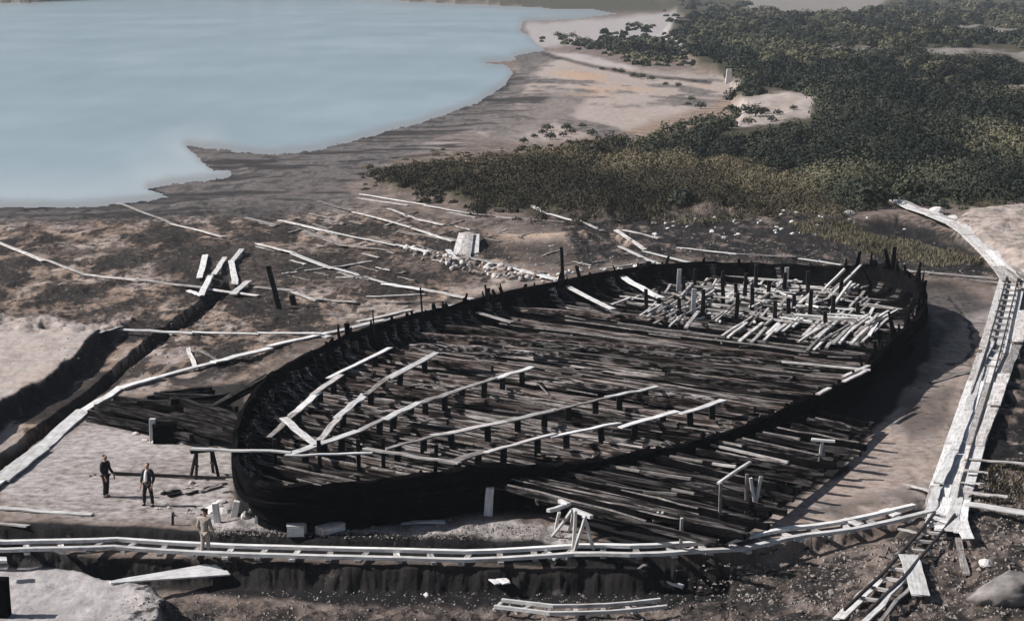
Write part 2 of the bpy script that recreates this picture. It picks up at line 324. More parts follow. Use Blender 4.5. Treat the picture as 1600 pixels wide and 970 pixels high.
def plain(name, c, rough=.8, nz=6.0, amt=.35):
    m, t, b = mat(name)
    tc = N(t, 'ShaderNodeTexCoord').outputs['Object']
    n = N(t, 'ShaderNodeTexNoise', Scale=nz, Detail=5, Roughness=.6); t.links.new(tc, n.inputs['Vector'])
    lo = tuple(x*(1-amt) for x in c); hi = tuple(min(1, x*(1+amt)) for x in c)
    t.links.new(ramp(t, n.outputs[0], [(.3, lo), (.7, hi)]), b.inputs['Base Color'])
    b.inputs['Roughness'].default_value = rough; b.inputs['Specular IOR Level'].default_value = .2
    bp = N(t, 'ShaderNodeBump', Strength=.4, Distance=.03); t.links.new(n.outputs[0], bp.inputs['Height']); t.links.new(bp.outputs[0], b.inputs['Normal'])
    return m
M['stone'] = plain('pale_stone', (.50, .47, .45)); M['rock'] = plain('grey_rock', (.19, .165, .15), nz=2.5, amt=.5)
M['iron'] = plain('rusty_iron', (.035, .03, .03), .6)
M['skin'] = plain('skin', (.36, .22, .16), .6, 3, .1); M['suit'] = plain('dark_suit_cloth', (.016, .016, .02), .9, 20); M['shirt'] = plain('white_shirt_cloth', (.68, .67, .66), .9, 8, .1)
M['hair'] = plain('dark_hair', (.02, .016, .014), .7); M['workwear'] = plain('pale_work_cloth', (.29, .255, .225), .9, 6, .35); M['shoe'] = plain('black_leather', (.012, .011, .011), .5)
M['jacketgrey'] = plain('charcoal_cloth', (.03, .029, .032), .9, 20)

# ------------------------------------------------------------------ object helpers
ORD = ['first', 'second', 'third', 'fourth', 'fifth', 'sixth', 'seventh', 'eighth', 'ninth', 'tenth', 'eleventh', 'twelfth', 'thirteenth', 'fourteenth']
def tag(o, label=None, cat=None, group=None, kind=None):
    if label: o['label'] = label
    if cat: o['category'] = cat
    if group: o['group'] = group
    if kind: o['kind'] = kind
    return o
def empty(name, loc):
    o = bpy.data.objects.new(name, None); COL.objects.link(o); o.location = loc; o.empty_display_size = .3; return o
def link(name, me, m, parent=None, loc=None):
    o = bpy.data.objects.new(name, me); COL.objects.link(o)
    if m is not None: me.materials.append(m)
    if parent is not None:
        o.parent = parent
    if loc is not None: o.location = loc
    return o
def frame_mat(a, b, roll=0.0):
    x = (b-a).normalized(); up = Vector((0, 0, 1))
    if abs(x.z) > .97: up = Vector((0, 1, 0))
    y = up.cross(x).normalized(); z = x.cross(y)
    m = Matrix((x, y, z)).transposed()
    if roll: m = m @ Matrix.Rotation(roll, 3, 'X')
    return m
def bar_into(bm, a, b, wd, th, seg=1, jit=0.0, roll=0.0, taper=1.0):
    """box bar between two points (centre line), slightly irregular"""
    a, b = Vector(a), Vector(b); R = frame_mat(a, b, roll); L = (b-a).length; rings = []
    for i in range(seg+1):
        f = i/seg; s = 1+(taper-1)*f
        c = Vector((L*f, random.uniform(-jit, jit), random.uniform(-jit, jit)*.6))
        r = []
        for (yy, zz) in ((-.5, -.5), (.5, -.5), (.5, .5), (-.5, .5)):
            q = c + Vector(((random.uniform(-1, 1)*jit if i in (0, seg) else 0), yy*wd*s*(1+random.uniform(-1, 1)*jit), zz*th*(s if s < 1.5 and taper < 1.5 else 1)))
            r.append(bm.verts.new(a + R @ q))
        rings.append(r)
    for i in range(seg):
        for k in range(4):
            bm.faces.new((rings[i][k], rings[i+1][k], rings[i+1][(k+1) % 4], rings[i][(k+1) % 4]))
    bm.faces.new(rings[0]); bm.faces.new(rings[-1][::-1])
def bm_mesh(bm, name, bevel=0.0):
    if bevel: bmesh.ops.bevel(bm, geom=list(bm.edges), offset=bevel, segments=1, affect='EDGES')
    bmesh.ops.recalc_face_normals(bm, faces=bm.faces)
    me = bpy.data.meshes.new(name); bm.to_mesh(me); bm.free(); return me
def bar(name, a, b, wd, th, m, parent=None, seg=3, jit=.012, roll=0.0, bevel=.006, taper=1.0):
    """one bar as one object: origin at its middle, x along its length"""
    a, b = Vector(a), Vector(b); c = (a+b)/2; L = (b-a).length
    bm = bmesh.new(); bar_into(bm, (-L/2, 0, 0), (L/2, 0, 0), wd, th, seg, jit, 0, taper)
    o = link(name, bm_mesh(bm, name, bevel), m)
    mw = frame_mat(a, b, roll).to_4x4(); mw.translation = c
    if parent is not None:
        o.parent = parent; mw.translation = c - parent.location
        o.matrix_local = mw
    else: o.matrix_world = mw
    return o
def lie(pa, pb, wd, th, m, name='plank', lift=0.0, seg=5, jit=.045, bevel=.006, z=None):
    """a board lying on the ground (or at height z) between two bearings"""
    if z is None: A, B = P(*pa, lift), P(*pb, lift)
    else: A, B = Q(*pa, z), Q(*pb, z)
    if z is None:
        ex = 0
        for k in range(1, 6):
            f = k/6; q = A.lerp(B, f); ex = max(ex, hgt(q.x, q.y)-q.z)
        up = th/2 + min(ex, .25)*.75 + lift + .01
        A.z += up; B.z += up
    return bar(name, A, B, wd, th, m, None, seg, jit, random.uniform(-.12, .12), bevel, random.uniform(.78, 1.2))
def board_line(pts, wd, desc, end, m='pale', group=None, z=None, name='plank', th=.06, lift=0.0, col='pale', overlap=2.0):
    """boards laid end to end; consecutive pairs of bearings"""
    segs = list(zip(pts[:-1], pts[1:])); n = len(segs)
    for i, (a, b) in enumerate(segs):
        if a is None or b is None: continue
        mm = m if isinstance(m, str) else m[i]
        dx, dy = b[0]-a[0], b[1]-a[1]; l = math.hypot(dx, dy)
        b2 = (b[0]+dx/l*overlap, b[1]+dy/l*overlap)
        o = lie((a[0], a[1]+random.uniform(-1, 1)), (b2[0], b2[1]+random.uniform(-1, 1)), wd*random.uniform(.7, 1.0), th, M[mm], name, lift+(i % 2)*th*.9, z=None if z is None else z+(i % 2)*th*.9)
        cl = {'pale': 'pale', 'white': 'bright white', 'grey': 'greyish weathered'}[mm]
        if n == 1: lb = f'{cl} plank {desc}'
        else: lb = f'{ORD[i]} plank from {end} in {desc}'
        tag(o, lb, 'plank', group or 'planks of '+desc)

# ------------------------------------------------------------------ lake
m, t, b = mat('lake_water')
tc = N(t, 'ShaderNodeTexCoord').outputs['Object']
n1 = N(t, 'ShaderNodeTexNoise', Scale=.9, Detail=5, Roughness=.6); mp = N(t, 'ShaderNodeMapping'); mp.inputs['Scale'].default_value = (.5, .25, 1)
t.links.new(tc, mp.inputs[0]); t.links.new(mp.outputs[0], n1.inputs['Vector'])
n2 = N(t, 'ShaderNodeTexNoise', Scale=.012, Detail=4, Roughness=.6); t.links.new(tc, n2.inputs['Vector'])
n3 = N(t, 'ShaderNodeTexNoise', Scale=.05, Detail=6, Roughness=.7); mp2 = N(t, 'ShaderNodeMapping'); mp2.inputs['Scale'].default_value = (1.2, .25, 1); t.links.new(tc, mp2.inputs[0]); t.links.new(mp2.outputs[0], n3.inputs['Vector'])
f2 = math_(t, 'ADD', math_(t, 'MULTIPLY', n2.outputs[0], .5), math_(t, 'MULTIPLY', n3.outputs[0], .5))
wc = ramp(t, f2, [(.36, (.20, .262, .297)), (.5, (.238, .305, .343)), (.64, (.288, .357, .398))])
va = N(t, 'ShaderNodeVertexColor', layer_name='shallow'); vs = t.nodes.new('ShaderNodeSeparateColor'); t.links.new(va.outputs[0], vs.inputs[0]); wc = mixc(t, math_(t, 'MULTIPLY', vs.outputs[0], .6), wc, (.40, .43, .44)); wc = mixc(t, math_(t, 'MULTIPLY', vs.outputs[1], .75), wc, (.21, .205, .205))
t.links.new(wc, b.inputs['Base Color'])
b.inputs['Roughness'].default_value = .28; b.inputs['IOR'].default_value = 1.33; b.inputs['Specular IOR Level'].default_value = .35
bp = N(t, 'ShaderNodeBump', Strength=.25, Distance=.08); t.links.new(n1.outputs[0], bp.inputs['Height']); t.links.new(bp.outputs[0], b.inputs['Normal'])
jj = ys < 420; LX, LY = U(PX[jj][:, ::3], PY[jj][:, ::3], WATER_Z); sl2 = sd_land[jj][:, ::3]
lm = grid_mesh('lake', LX, LY, np.full(LX.shape, WATER_Z)); sh = (1-sstep(4, 75, -sl2))*reg([(-300, 330), (0, 330), (300, 310), (380, 270), (330, 200), (240, 215), (100, 250), (-300, 280)], 30)[jj][:, ::3]
sh2 = 1-sstep(-1, 13, -sl2); cattr(lm, 'shallow', [sh, sh2, sh, np.ones(sh.shape)])
bm = bmesh.new(); bm.from_mesh(lm); fl = sl2.ravel(); bm.verts.ensure_lookup_table()
bmesh.ops.delete(bm, geom=[f for f in bm.faces if min(fl[v.index] for v in f.verts) > 6], context='FACES'); bm.to_mesh(lm); bm.free()
tag(link('lake', lm, m), kind='structure')

# ------------------------------------------------------------------ the ship
far_px = [(365, 690), (372, 650), (400, 605), (440, 572), (500, 540), (560, 515), (650, 490), (760, 462), (870, 440), (1000, 415), (1100, 409), (1200, 411), (1330, 418), (1400, 433), (1436, 455)]
near_px = [(1448, 480), (1435, 505), (1395, 530), (1355, 572), (1290, 610), (1200, 637), (1100, 672), (1000, 692), (900, 708), (800, 722), (700, 735), (600, 748), (500, 757), (420, 757), (375, 740)]
GW = 1.95
ctrl = [Vector(U(*q, GW)) for q in far_px+near_px]
def catmull(pts, per):
    out = []; n = len(pts)
    for i in range(n):
        p0, p1, p2, p3 = pts[i-1], pts[i], pts[(i+1) % n], pts[(i+2) % n]
        for k in range(per):
            u = k/per
            out.append(.5*((2*p1)+(p2-p0)*u+(2*p0-5*p1+4*p2-p3)*u*u+(3*p1-p0-3*p2+p3)*u**3))
    return out
outl = catmull(ctrl, 6)
for _ in range(3): outl = [(outl[i-1]+outl[i]*2+outl[(i+1) % len(outl)])/4 for i in range(len(outl))]
cen = sum(outl, Vector((0, 0)))/len(outl)
def normals(o):
    r = []
    for i in range(len(o)):
        d = (o[(i+1) % len(o)]-o[i-1]).normalized(); nrm = Vector((d.y, -d.x))
        if nrm.dot(o[i]-cen) < 0: nrm = -nrm
        r.append(nrm)
    return r
nrms = normals(outl)
ZF = [(1-.2*float(sstep(760, 900, np.array(proj0(p.x, p.y, GW)[0])))*float(sstep(1290, 1200, np.array(proj0(p.x, p.y, GW)[0])))*float(sstep(600, 640, np.array(proj0(p.x, p.y, GW)[1]))))*(1+.34*float(sstep(1300, 1400, np.array(proj0(p.x, p.y, GW)[0])))*float(sstep(540, 470, np.array(proj0(p.x, p.y, GW)[1])))) for p in outl]
def inset(dd): return [p-n*dd for p, n in zip(outl, nrms)]
ship = empty('ship_wreck', (cen.x, cen.y, 0))
tag(ship, 'huge dark wooden hull of an excavated ancient ship lying open on the mud', 'ship wreck')
SL = ship.location.copy()
def loft(name, prof, m, parent, z_jit=0.0, off=None):
    """prof: list of (outward offset, z); swept round the outline"""
    bm = bmesh.new(); rows = []
    for (d, z) in prof:
        rows.append([bm.verts.new((p.x+n.x*d-SL.x, p.y+n.y*d-SL.y, z*zf+random.uniform(-z_jit, z_jit))) for p, n, zf in zip(outl, nrms, ZF)])
    n = len(outl)
    for a, b in zip(rows[:-1], rows[1:]):
        for i in range(n): bm.faces.new((a[i], a[(i+1) % n], b[(i+1) % n], b[i]))
    return link(name, bm_mesh(bm, name), m, parent)
prof = [(-1.5, -.1)]
zz = [-.1, .35, .7, 1.05, 1.4, 1.75]
for i in range(5): prof += [(-.62+.12*i, zz[i]), (-.52+.12*i, zz[i]+.05), (-.5+.12*i, zz[i+1]-.02)]
prof += [(0, 1.72), (0, GW-.2), (-.12, GW-.2), (-.2, 1.0), (-.8, .42), (-1.6, .2), (-2.2, .12)]
loft('hull_planking', prof, M['hull'], ship)
gunw = loft('gunwale', [(.05, GW-.2), (.05, GW-.02), (-.16, GW), (-.16, GW-.22), (.05, GW-.2)], M['hull'], ship, .09)
loft('wale', [(.06, 1.05), (.11, 1.10), (.12, 1.26), (.0, 1.3), (-.2, 1.2), (.06, 1.05)], M['hull'], ship, .012)
AX = Vector((.61, .79)).normalized(); RD = Vector((.805, -.593)).normalized()
def cut(poly, o, d):
    """span of line o + t d inside polygon"""
    ts = []; n = len(poly)
    for i in range(n):
        a, b = poly[i], poly[(i+1) % n]; e = b-a; den = d.x*e.y-d.y*e.x
        if abs(den) < 1e-9: continue
        wv = a-o; tt = (wv.x*e.y-wv.y*e.x)/den; u = (wv.x*d.y-wv.y*d.x)/den
        if 0 <= u < 1: ts.append(tt)
    return (min(ts), max(ts)) if len(ts) >= 2 else None
# bottom strakes
in1 = inset(1.5); AXN = Vector((-AX.y, AX.x))
bm = bmesh.new()
for k in range(-50, 51):
    o2 = cen + AXN*k*.42; sp = cut(in1, o2, AX)
    if not sp or sp[1]-sp[0] < 1: continue
    t0 = sp[0]
    while t0 < sp[1]-.5:
        t1 = min(sp[1], t0+random.uniform(4, 9)); zt = .25+random.uniform(-.02, .03)
        a, b2 = o2+AX*t0, o2+AX*(t1-.04)
        bar_into(bm, (a.x-SL.x, a.y-SL.y, zt-.05), (b2.x-SL.x, b2.y-SL.y, zt-.05), .39, .1, 2, .015)
        t0 = t1
link('bottom_planking', bm_mesh(bm, 'bottom_planking'), M['hull'], ship)
# floor timbers
def sweep_into(bm, pts, wd, th, jit=.02):
    rings = []
    for i, p in enumerate(pts):
        d = (pts[min(i+1, len(pts)-1)]-pts[max(i-1, 0)]).normalized()
        y = Vector((0, 0, 1)).cross(d).normalized(); z = d.cross(y)
        c = p + y*random.uniform(-jit, jit) + z*random.uniform(-jit, jit); ww = wd*random.uniform(.85, 1.15); tt = th*random.uniform(.85, 1.15)
        if jit < .015: ww, tt = wd, th
        rings.append([bm.verts.new(c+y*ww*a+z*tt*b2) for a, b2 in ((-.5, -.5), (.5, -.5), (.5, .5), (-.5, .5))])
    for a, b2 in zip(rings[:-1], rings[1:]):
        for k in range(4): bm.faces.new((a[k], b2[k], b2[(k+1) % 4], a[(k+1) % 4]))
    bm.faces.new(rings[0]); bm.faces.new(rings[-1][::-1])
in2 = inset(.34)
ribs = []
s = -40.0
while s < 40:
    o2 = cen + AX*s; sp = cut(in2, o2, RD)
    if sp and sp[1]-sp[0] > 3:
        bm = bmesh.new(); L = sp[1]-sp[0]; drift = random.uniform(-.05, .05); wd = random.choice((.2, .26, .32, .4)); th = random.uniform(.24, .42)
        def pt(tt, z): 
            q = o2+RD*tt+AX*drift*math.sin(tt*.5); return Vector((q.x-SL.x, q.y-SL.y, z))
        zb = .42+random.uniform(-.06, .12)
        ptsr = [pt(sp[0], GW-.15-random.uniform(0, .5)), pt(sp[0]+.22, 1.0), pt(sp[0]+1.0, zb+.1)]
        q = sp[0]+2.4
        while q < sp[1]-2.4: ptsr.append(pt(q, zb+random.uniform(-.03, .04))); q += random.uniform(1.0, 1.8)
        ptsr += [pt(sp[1]-1.0, zb+.1), pt(sp[1]-.22, 1.0), pt(sp[1], GW-.15-random.uniform(0, .5))]
        # broken: a gap somewhere in many ribs
        if random.random() < .3 and len(ptsr) > 9:
            k = random.randint(4, len(ptsr)-5)
            sweep_into(bm, ptsr[:k], wd, th); sweep_into(bm, [p+Vector((random.uniform(-.1, .1), random.uniform(-.12, .12), random.uniform(-.06, .06))) for p in ptsr[k:]], wd*random.uniform(.7, 1.1), th)
        else: sweep_into(bm, ptsr, wd, th)
        o = link('rib', bm_mesh(bm, 'rib', .015), (M['hull' if random.random() < .6 else 'apron'] if random.random() < (.85 if s > 12 else .3 if s > 2 else .1) else (M['rib'] if random.random() < .7 else M['rib2'])), ship)
        if random.random() < .5 and s < 14:
            bm = bmesh.new(); f0 = random.uniform(0, .45); k0, k1 = 3+int(f0*(len(ptsr)-6)), len(ptsr)-3-int(random.uniform(0, .3)*(len(ptsr)-6))
            if k1-k0 > 1:
                sweep_into(bm, [p+Vector((0, random.uniform(.05, .15), th/2+.05)) for p in ptsr[k0:k1]], .08, .06, .012); link('lit_edge_strip', bm_mesh(bm, 'lit_edge_strip'), M['grey'], o)  # pale strip added along the rib as its lit top edge
    s += random.uniform(.85, 1.2)
# long stringers and beams lying over the floor timbers, as parts
for (a, b2, wd) in (((600, 521), (1105, 548), .32), ((690, 512), (1240, 560), .3), ((818, 548), (1240, 592), .4), ((800, 535), (1360, 578), .3), ((1000, 560), (1345, 602), .34), ((640, 540), (900, 556), .3),
                    ((820, 590), (1120, 622), .3), ((560, 552), (770, 575), .28), ((990, 620), (1180, 640), .3), ((850, 640), (1060, 668), .26), ((520, 600), (760, 628), .28), ((470, 630), (700, 660), .26), ((430, 655), (620, 690), .24), ((800, 482), (1040, 500), .34), ((1040, 585), (1300, 615), .28)):
    A, B = Q(*a, .98), Q(*b2, .98); A -= SL; B -= SL
    bm = bmesh.new(); n = 9; sweep_into(bm, [A.lerp(B, i/n)+Vector((0, 0, random.uniform(-.06, .06))) for i in range(n+1)], wd, .28, .05)
    link('cross_beam', bm_mesh(bm, 'cross_beam', .02), random.choice((M['rib2'], M['rib'])), ship)
# broken rib heads standing above the far gunwale and stern
for i in range(0, len(outl)):
    px_, py_ = proj0(outl[i].x, outl[i].y, GW)
    side = outl[i].dot(AXN) > cen.dot(AXN)
    nearside = not (side or px_ < 420 or px_ > 1340)
    for k in range(2 if 640 < px_ < 1030 and side else 1):
        if random.random() < (.75 if 480 < px_ < 1060 else (.9 if px_ > 1320 else .35)):
            hh = random.choice((.25, .35, .45, .6, .8)) if px_ > 480 else .25
            if px_ > 1320: hh *= 1.5
            if nearside: hh = random.choice((.05, .1, .15, .25, .35))
            p = outl[i]-nrms[i]*.2+ (outl[(i+1) % len(outl)]-outl[i])*random.random(); lean = Vector((random.uniform(-.35, .35)*hh, random.uniform(-.3, .3)*hh, hh*random.uniform(.6, 1.2)))
            a = Vector((p.x-SL.x, p.y-SL.y, GW*ZF[i]-.15))
            bm = bmesh.new(); bar_into(bm, a, a+lean, random.uniform(.1, .34), random.uniform(.1, .2), 2, .04, 0, random.uniform(.25, 1.0)); link('rib_head', bm_mesh(bm, 'rib_head'), M['hull'], gunw)
def stanchion(p, h0, h1, wd=.28):
    a = Vector((p.x-SL.x, p.y-SL.y, h0)); bm = bmesh.new()
    bar_into(bm, a, Vector((a.x+random.uniform(-.05, .05), a.y, h1)), wd, wd*.9, 1, .02); link('stanchion', bm_mesh(bm, 'stanchion', .01), M['post'], ship)

# outrigger beams spreading from the near side of the hull
edge_line = [(1128, 846), (1172, 822), (1215, 790), (1262, 752), (1318, 706), (1362, 662)]
starts = [(1010, 700), (1040, 697), (1075, 690), (1095, 678), (1120, 676), (1145, 668), (1180, 660), (1210, 645), (1250, 640), (1270, 630)]
apr = []
def edge_pt(f):
    f = f*(len(edge_line)-1); k = min(int(f), len(edge_line)-2); a, b2 = edge_line[k], edge_line[k+1]; u = f-k
    return (a[0]+(b2[0]-a[0])*u, a[1]+(b2[1]-a[1])*u)
K = 20
for i in range(K):
    f = i/(K-1)
    e = edge_pt(f); slope = .20+.05*(1-f)
    ln = 330*(1-f)**1.15+78
    sx = e[0]-ln; sy = e[1]-ln*slope
    A, B = Q(sx, sy, 1.02+.25*random.random()), Q(e[0]+random.uniform(-16, 34), e[1]+random.uniform(-3, 6), .85)
    A -= SL; B -= SL
    bm = bmesh.new(); n = 6; sweep_into(bm, [A.lerp(B, q/n)+Vector((0, 0, random.uniform(-.03, .03))) for q in range(n+1)], random.uniform(.14, .3), .24, .03)
    ob = link('outrigger_beam', bm_mesh(bm, 'outrigger_beam', .015), M['hull' if i % 3 == 1 else 'apron'], ship)
    if i % 2 == 0 or i < 4:
        bm = bmesh.new(); f0, f1 = random.uniform(.02, .4), random.uniform(.55, .97); sweep_into(bm, [A.lerp(B, f0+(f1-f0)*q/4)+Vector((0, random.uniform(-.2, .2), .16)) for q in range(5)], .06, .05, .02); link('lit_edge_strip', bm_mesh(bm, 'lit_edge_strip'), M[random.choice(('grey', 'rib', 'rib'))], ob)  # thin pale strip added to draw the beam's lit upper edge
pts_e = [Q(*edge_pt(q/10), .44)-SL for q in range(11)]
bm = bmesh.new(); sweep_into(bm, pts_e, .26, .22, .02); link('outrigger_sill', bm_mesh(bm, 'outrigger_sill', .015), M['apron'], ship)
for f0, f1, dx in ((.0, 1.0, -80), (.0, .8, -190), (.0, .5, -290)):
    bm = bmesh.new(); sweep_into(bm, [Q(edge_pt(f0+(f1-f0)*q/8)[0]+dx*(1-.5*q/8), edge_pt(f0+(f1-f0)*q/8)[1]+dx*.21*(1-.5*q/8), .5)-SL for q in range(9)], .3, .22, .03)
    link('outrigger_sill', bm_mesh(bm, 'outrigger_sill', .015), M['apron'], ship)
bm = bmesh.new()                                          # lowest side planks lying under the beams
for k in range(9):
    f = k/8
    a = (760+ k*30, 752 - k*8); b2 = edge_pt(.06+.86*f)
    A, B = Q(a[0], a[1], .3)-SL, Q(b2[0]-14, b2[1]-4, .25)-SL
    sweep_into(bm, [A.lerp(B, q/6) for q in range(7)], .5, .07, .05)
link('side_planking', bm_mesh(bm, 'side_planking'), M['hull'], ship)
for i in range(9):
    f = i/8; e = edge_pt(f); p = Q(e[0]-random.uniform(2, 10), e[1], 0)-SL
    bm = bmesh.new(); bar_into(bm, (p.x, p.y, -.1), (p.x+.05, p.y, .6+random.uniform(0, .5)), .13, .13, 1, .01); link('prop', bm_mesh(bm, 'prop'), M['post'], ship)

# ------------------------------------------------------------------ board walks inside the hull (each board its own thing)
def deck_line(desc, end, pts, mats, wd=.34, z=1.28):
    for i, (a, b2) in enumerate(pts):
        zz = z+(i % 2)*.055
        o = lie(a, b2, wd*random.uniform(.92, 1.1), .055, M[mats[i]], 'plank', z=zz)
        cl = {'pale': 'pale', 'white': 'bright white', 'grey': 'dark weathered'}[mats[i]]
        tag(o, f'{cl} plank, {ORD[i]} down from {end} of the {desc}' if False else f'{ORD[i]} plank from {end} of the {desc}', 'plank', 'board walks across the ribs of the hull')
        n = max(2, int(math.dist(a, b2)/42))
        for k in range(n):
            f = (k+.5)/n; q = Q(a[0]+(b2[0]-a[0])*f, a[1]+(b2[1]-a[1])*f, zz-.03); stanchion(q, .5, zz-.035)
deck_line('board walk nearest the stern', 'the upper end', [((610, 543), (512, 590)), ((532, 586), (489, 616)), ((497, 612), (455, 650)), ((461, 644), (421, 684))], ['white', 'pale', 'white', 'grey'])
deck_line('second board walk from the stern', 'the upper end', [((683, 551), (605, 592)), ((606, 590), (570, 617)), ((570, 616), (524, 653)), ((529, 651), (499, 688))], ['white', 'grey', 'white', 'pale'])
deck_line('long middle board walk in the hull', 'the upper end', [((832, 573), (770, 593)), ((773, 591), (706, 613)), ((710, 612), (650, 631)), ((655, 628), (600, 655)), ((605, 652), (553, 677)), ((560, 673), (450, 710))], ['white', 'pale', 'pale', 'white', 'pale', 'white'])
deck_line('second board walk from the near rim', 'the bow end', [((1028, 604), (948, 621)), ((952, 620), (868, 641)), ((872, 640), (788, 659)), ((792, 658), (676, 681)), ((682, 680), (600, 702))], ['white', 'grey', 'pale', 'pale', 'grey'], .3)
deck_line('board walk nearest the near rim', 'the bow end', [((1130, 625), (1063, 647)), ((1059, 642), (968, 667)), ((968, 660), (857, 683)), ((868, 677), (758, 707)), ((762, 705), (700, 722))], ['white', 'white', 'white', 'pale', 'grey'], .34)
o = lie((443, 653), (494, 694), .36, .06, M['white'], z=1.4); tag(o, 'short white plank laid slantwise between the two stern board walks', 'plank')
o = lie((298, 701), (455, 706), .34, .07, M['white'], z=2.04); tag(o, 'white plank bridging from a trestle over the stern rim', 'plank')
o = lie((445, 711), (582, 708), .28, .06, M['white'], z=2.0); tag(o, 'white plank inside the stern, running flat just above the near rim', 'plank')
o = lie((570, 701), (719, 723), .36, .07, M['pale'], z=1.9); tag(o, 'pale plank pointing at the near rim of the hull, right of the stern', 'plank')
for (x, y) in ((430, 713), (500, 716), (560, 714), (600, 712), (680, 722)):
    stanchion(Q(x, y-4, 1.2), .4, 1.85, .16)
o = lie((870, 440), (957, 483), .36, .07, M['white'], z=1.55); tag(o, 'white plank slanting down into the hull from the rubble at its far rim', 'plank')
o = lie((960, 426), (1032, 466), .45, .07, M['white'], z=1.5); tag(o, 'wide white plank slanting down from the far rim into the bow heap', 'plank')
o = lie((745, 488), (800, 503), .26, .06, M['pale'], z=1.3); tag(o, 'short pale plank inside the hull just below the rim posts', 'plank')
# scraps of wood on the floor of the ship
bm = bmesh.new(); in3 = inset(2.2)
for _ in range(420):
    sa = random.uniform(-30, 26); o2 = cen+AX*sa; sp = cut(in3, o2, RD)
    if not sp: continue
    tt = random.uniform(*sp); q = o2+RD*tt; an = math.atan2(RD.y, RD.x)+(random.gauss(0, .06) if random.random() < .93 else random.gauss(0, .7)); L = random.uniform(.15, .8) if random.random() < .5 else random.uniform(.8, 3.6); zc = .42+random.uniform(.05, .4)
    d = Vector((math.cos(an)*L/2, math.sin(an)*L/2, random.uniform(-.05, .05)))
    bar_into(bm, Vector((q.x, q.y, zc))-d, Vector((q.x, q.y, zc))+d, random.uniform(.025, .08), .05, 1, .02)
tag(link('wood_scraps', bm_mesh(bm, 'wood_scraps'), M['grey']), 'small grey scraps of wood strewn over the ribs of the hull', 'wood scraps', kind='stuff')

# ------------------------------------------------------------------ heap of broken timber in the bow
def in_poly(poly, x, y):
    c = False; n = len(poly)
    for i in range(n):
        (ax, ay), (bx, by) = poly[i], poly[i-1]
        if (ay > y) != (by > y) and x < (bx-ax)*(y-ay)/(by-ay)+ax: c = not c
    return c
def rnd_in(poly):
    xs_, ys_ = [p[0] for p in poly], [p[1] for p in poly]
    while True:
        x, y = random.uniform(min(xs_), max(xs_)), random.uniform(min(ys_), max(ys_))
        if in_poly(poly, x, y): return x, y
heapA = [(965, 470), (1050, 445), (1140, 430), (1200, 424), (1290, 432), (1350, 436), (1375, 460), (1370, 500), (1290, 505), (1180, 505), (1080, 506), (1010, 494)]
heapB = [(1120, 535), (1200, 500), (1390, 490), (1390, 520), (1340, 555), (1280, 560), (1150, 545)]
def heap_timber(x, y, L, ang, z, wd, th, label, group, mt, tilt=0.0):
    q = Q(x, y, z); d = Vector((math.cos(ang)*L/2, math.sin(ang)*L/2, tilt*L/2))
    o = bar('broken_timber', q-d, q+d, wd, th, M[mt], None, 3, .025); tag(o, label, 'timber', group); return o
a_ax = math.atan2(AX.y, AX.x)
for i in range(165):
    x, y = rnd_in(heapA)
    an = random.choice((1.2, 1.24, 1.28, 1.2, 1.24, 1.28, -.5, -.55, -.45, 1.9))+random.gauss(0, .05)
    heap_timber(x, y, random.uniform(1.4, 4.4), an, random.uniform(.6, 1.15), random.uniform(.09, .22), random.uniform(.05, .12), 'pale broken timber tossed in the jumbled heap across the bow of the hull', 'pale timbers heaped in the bow', random.choice(('pale', 'white', 'pale', 'grey')), random.gauss(0, .05))
for i in range(42):
    x, y = rnd_in([(1085, 446), (1160, 434), (1280, 430), (1345, 442), (1350, 480), (1200, 492), (1080, 492)])
    heap_timber(x, y, random.uniform(2.0, 5.0), -.5+random.gauss(0, .08), random.uniform(.5, .62), random.uniform(.28, .5), .07, 'wide pale floor board lying flat beneath the heap in the bow', 'flat floor boards under the bow heap', random.choice(('pale', 'white', 'pale')))
# parallel rows of pale deck timbers on the near side of the bow
for i in range(20):
    f = i/19; x, y = 1140+235*f+random.uniform(-6, 6), 508+random.uniform(-10, 16)
    heap_timber(x, y, random.uniform(3.5, 6.5), 1.22+random.gauss(0, .025), random.uniform(.75, .9), random.uniform(.14, .24), .1, 'long pale timber in the row of slanting parallel timbers in the bow', 'parallel timbers on the near side of the bow', random.choice(('pale', 'white', 'pale')))
for i in range(14):
    x, y = rnd_in([(1270, 500), (1390, 492), (1385, 520), (1330, 540), (1270, 535)])
    heap_timber(x, y, random.uniform(3.0, 7.0), 1.24+random.gauss(0, .07), random.uniform(.7, .9), random.uniform(.12, .22), .1, 'pale timber stump end among the slanting timbers under the right rim of the bow', 'slanting timbers under the right rim of the bow', random.choice(('pale', 'grey', 'white')))
for i, ((a, b2), lb) in enumerate(((((1320, 420), (1285, 455)), 'leftmost of three long poles leaning up at the far tip of the bow heap'), (((1345, 415), (1295, 465)), 'middle one of three long poles leaning up at the far tip of the bow heap'),
                          (((1330, 440), (1300, 480)), 'lowest of three long poles leaning up at the far tip of the bow heap'))):
    o = bar('leaning_pole', Q(*a, 2.2), Q(*b2, .9), .16, .14, M['white']); tag(o, lb, 'pole', 'poles leaning at the bow heap')
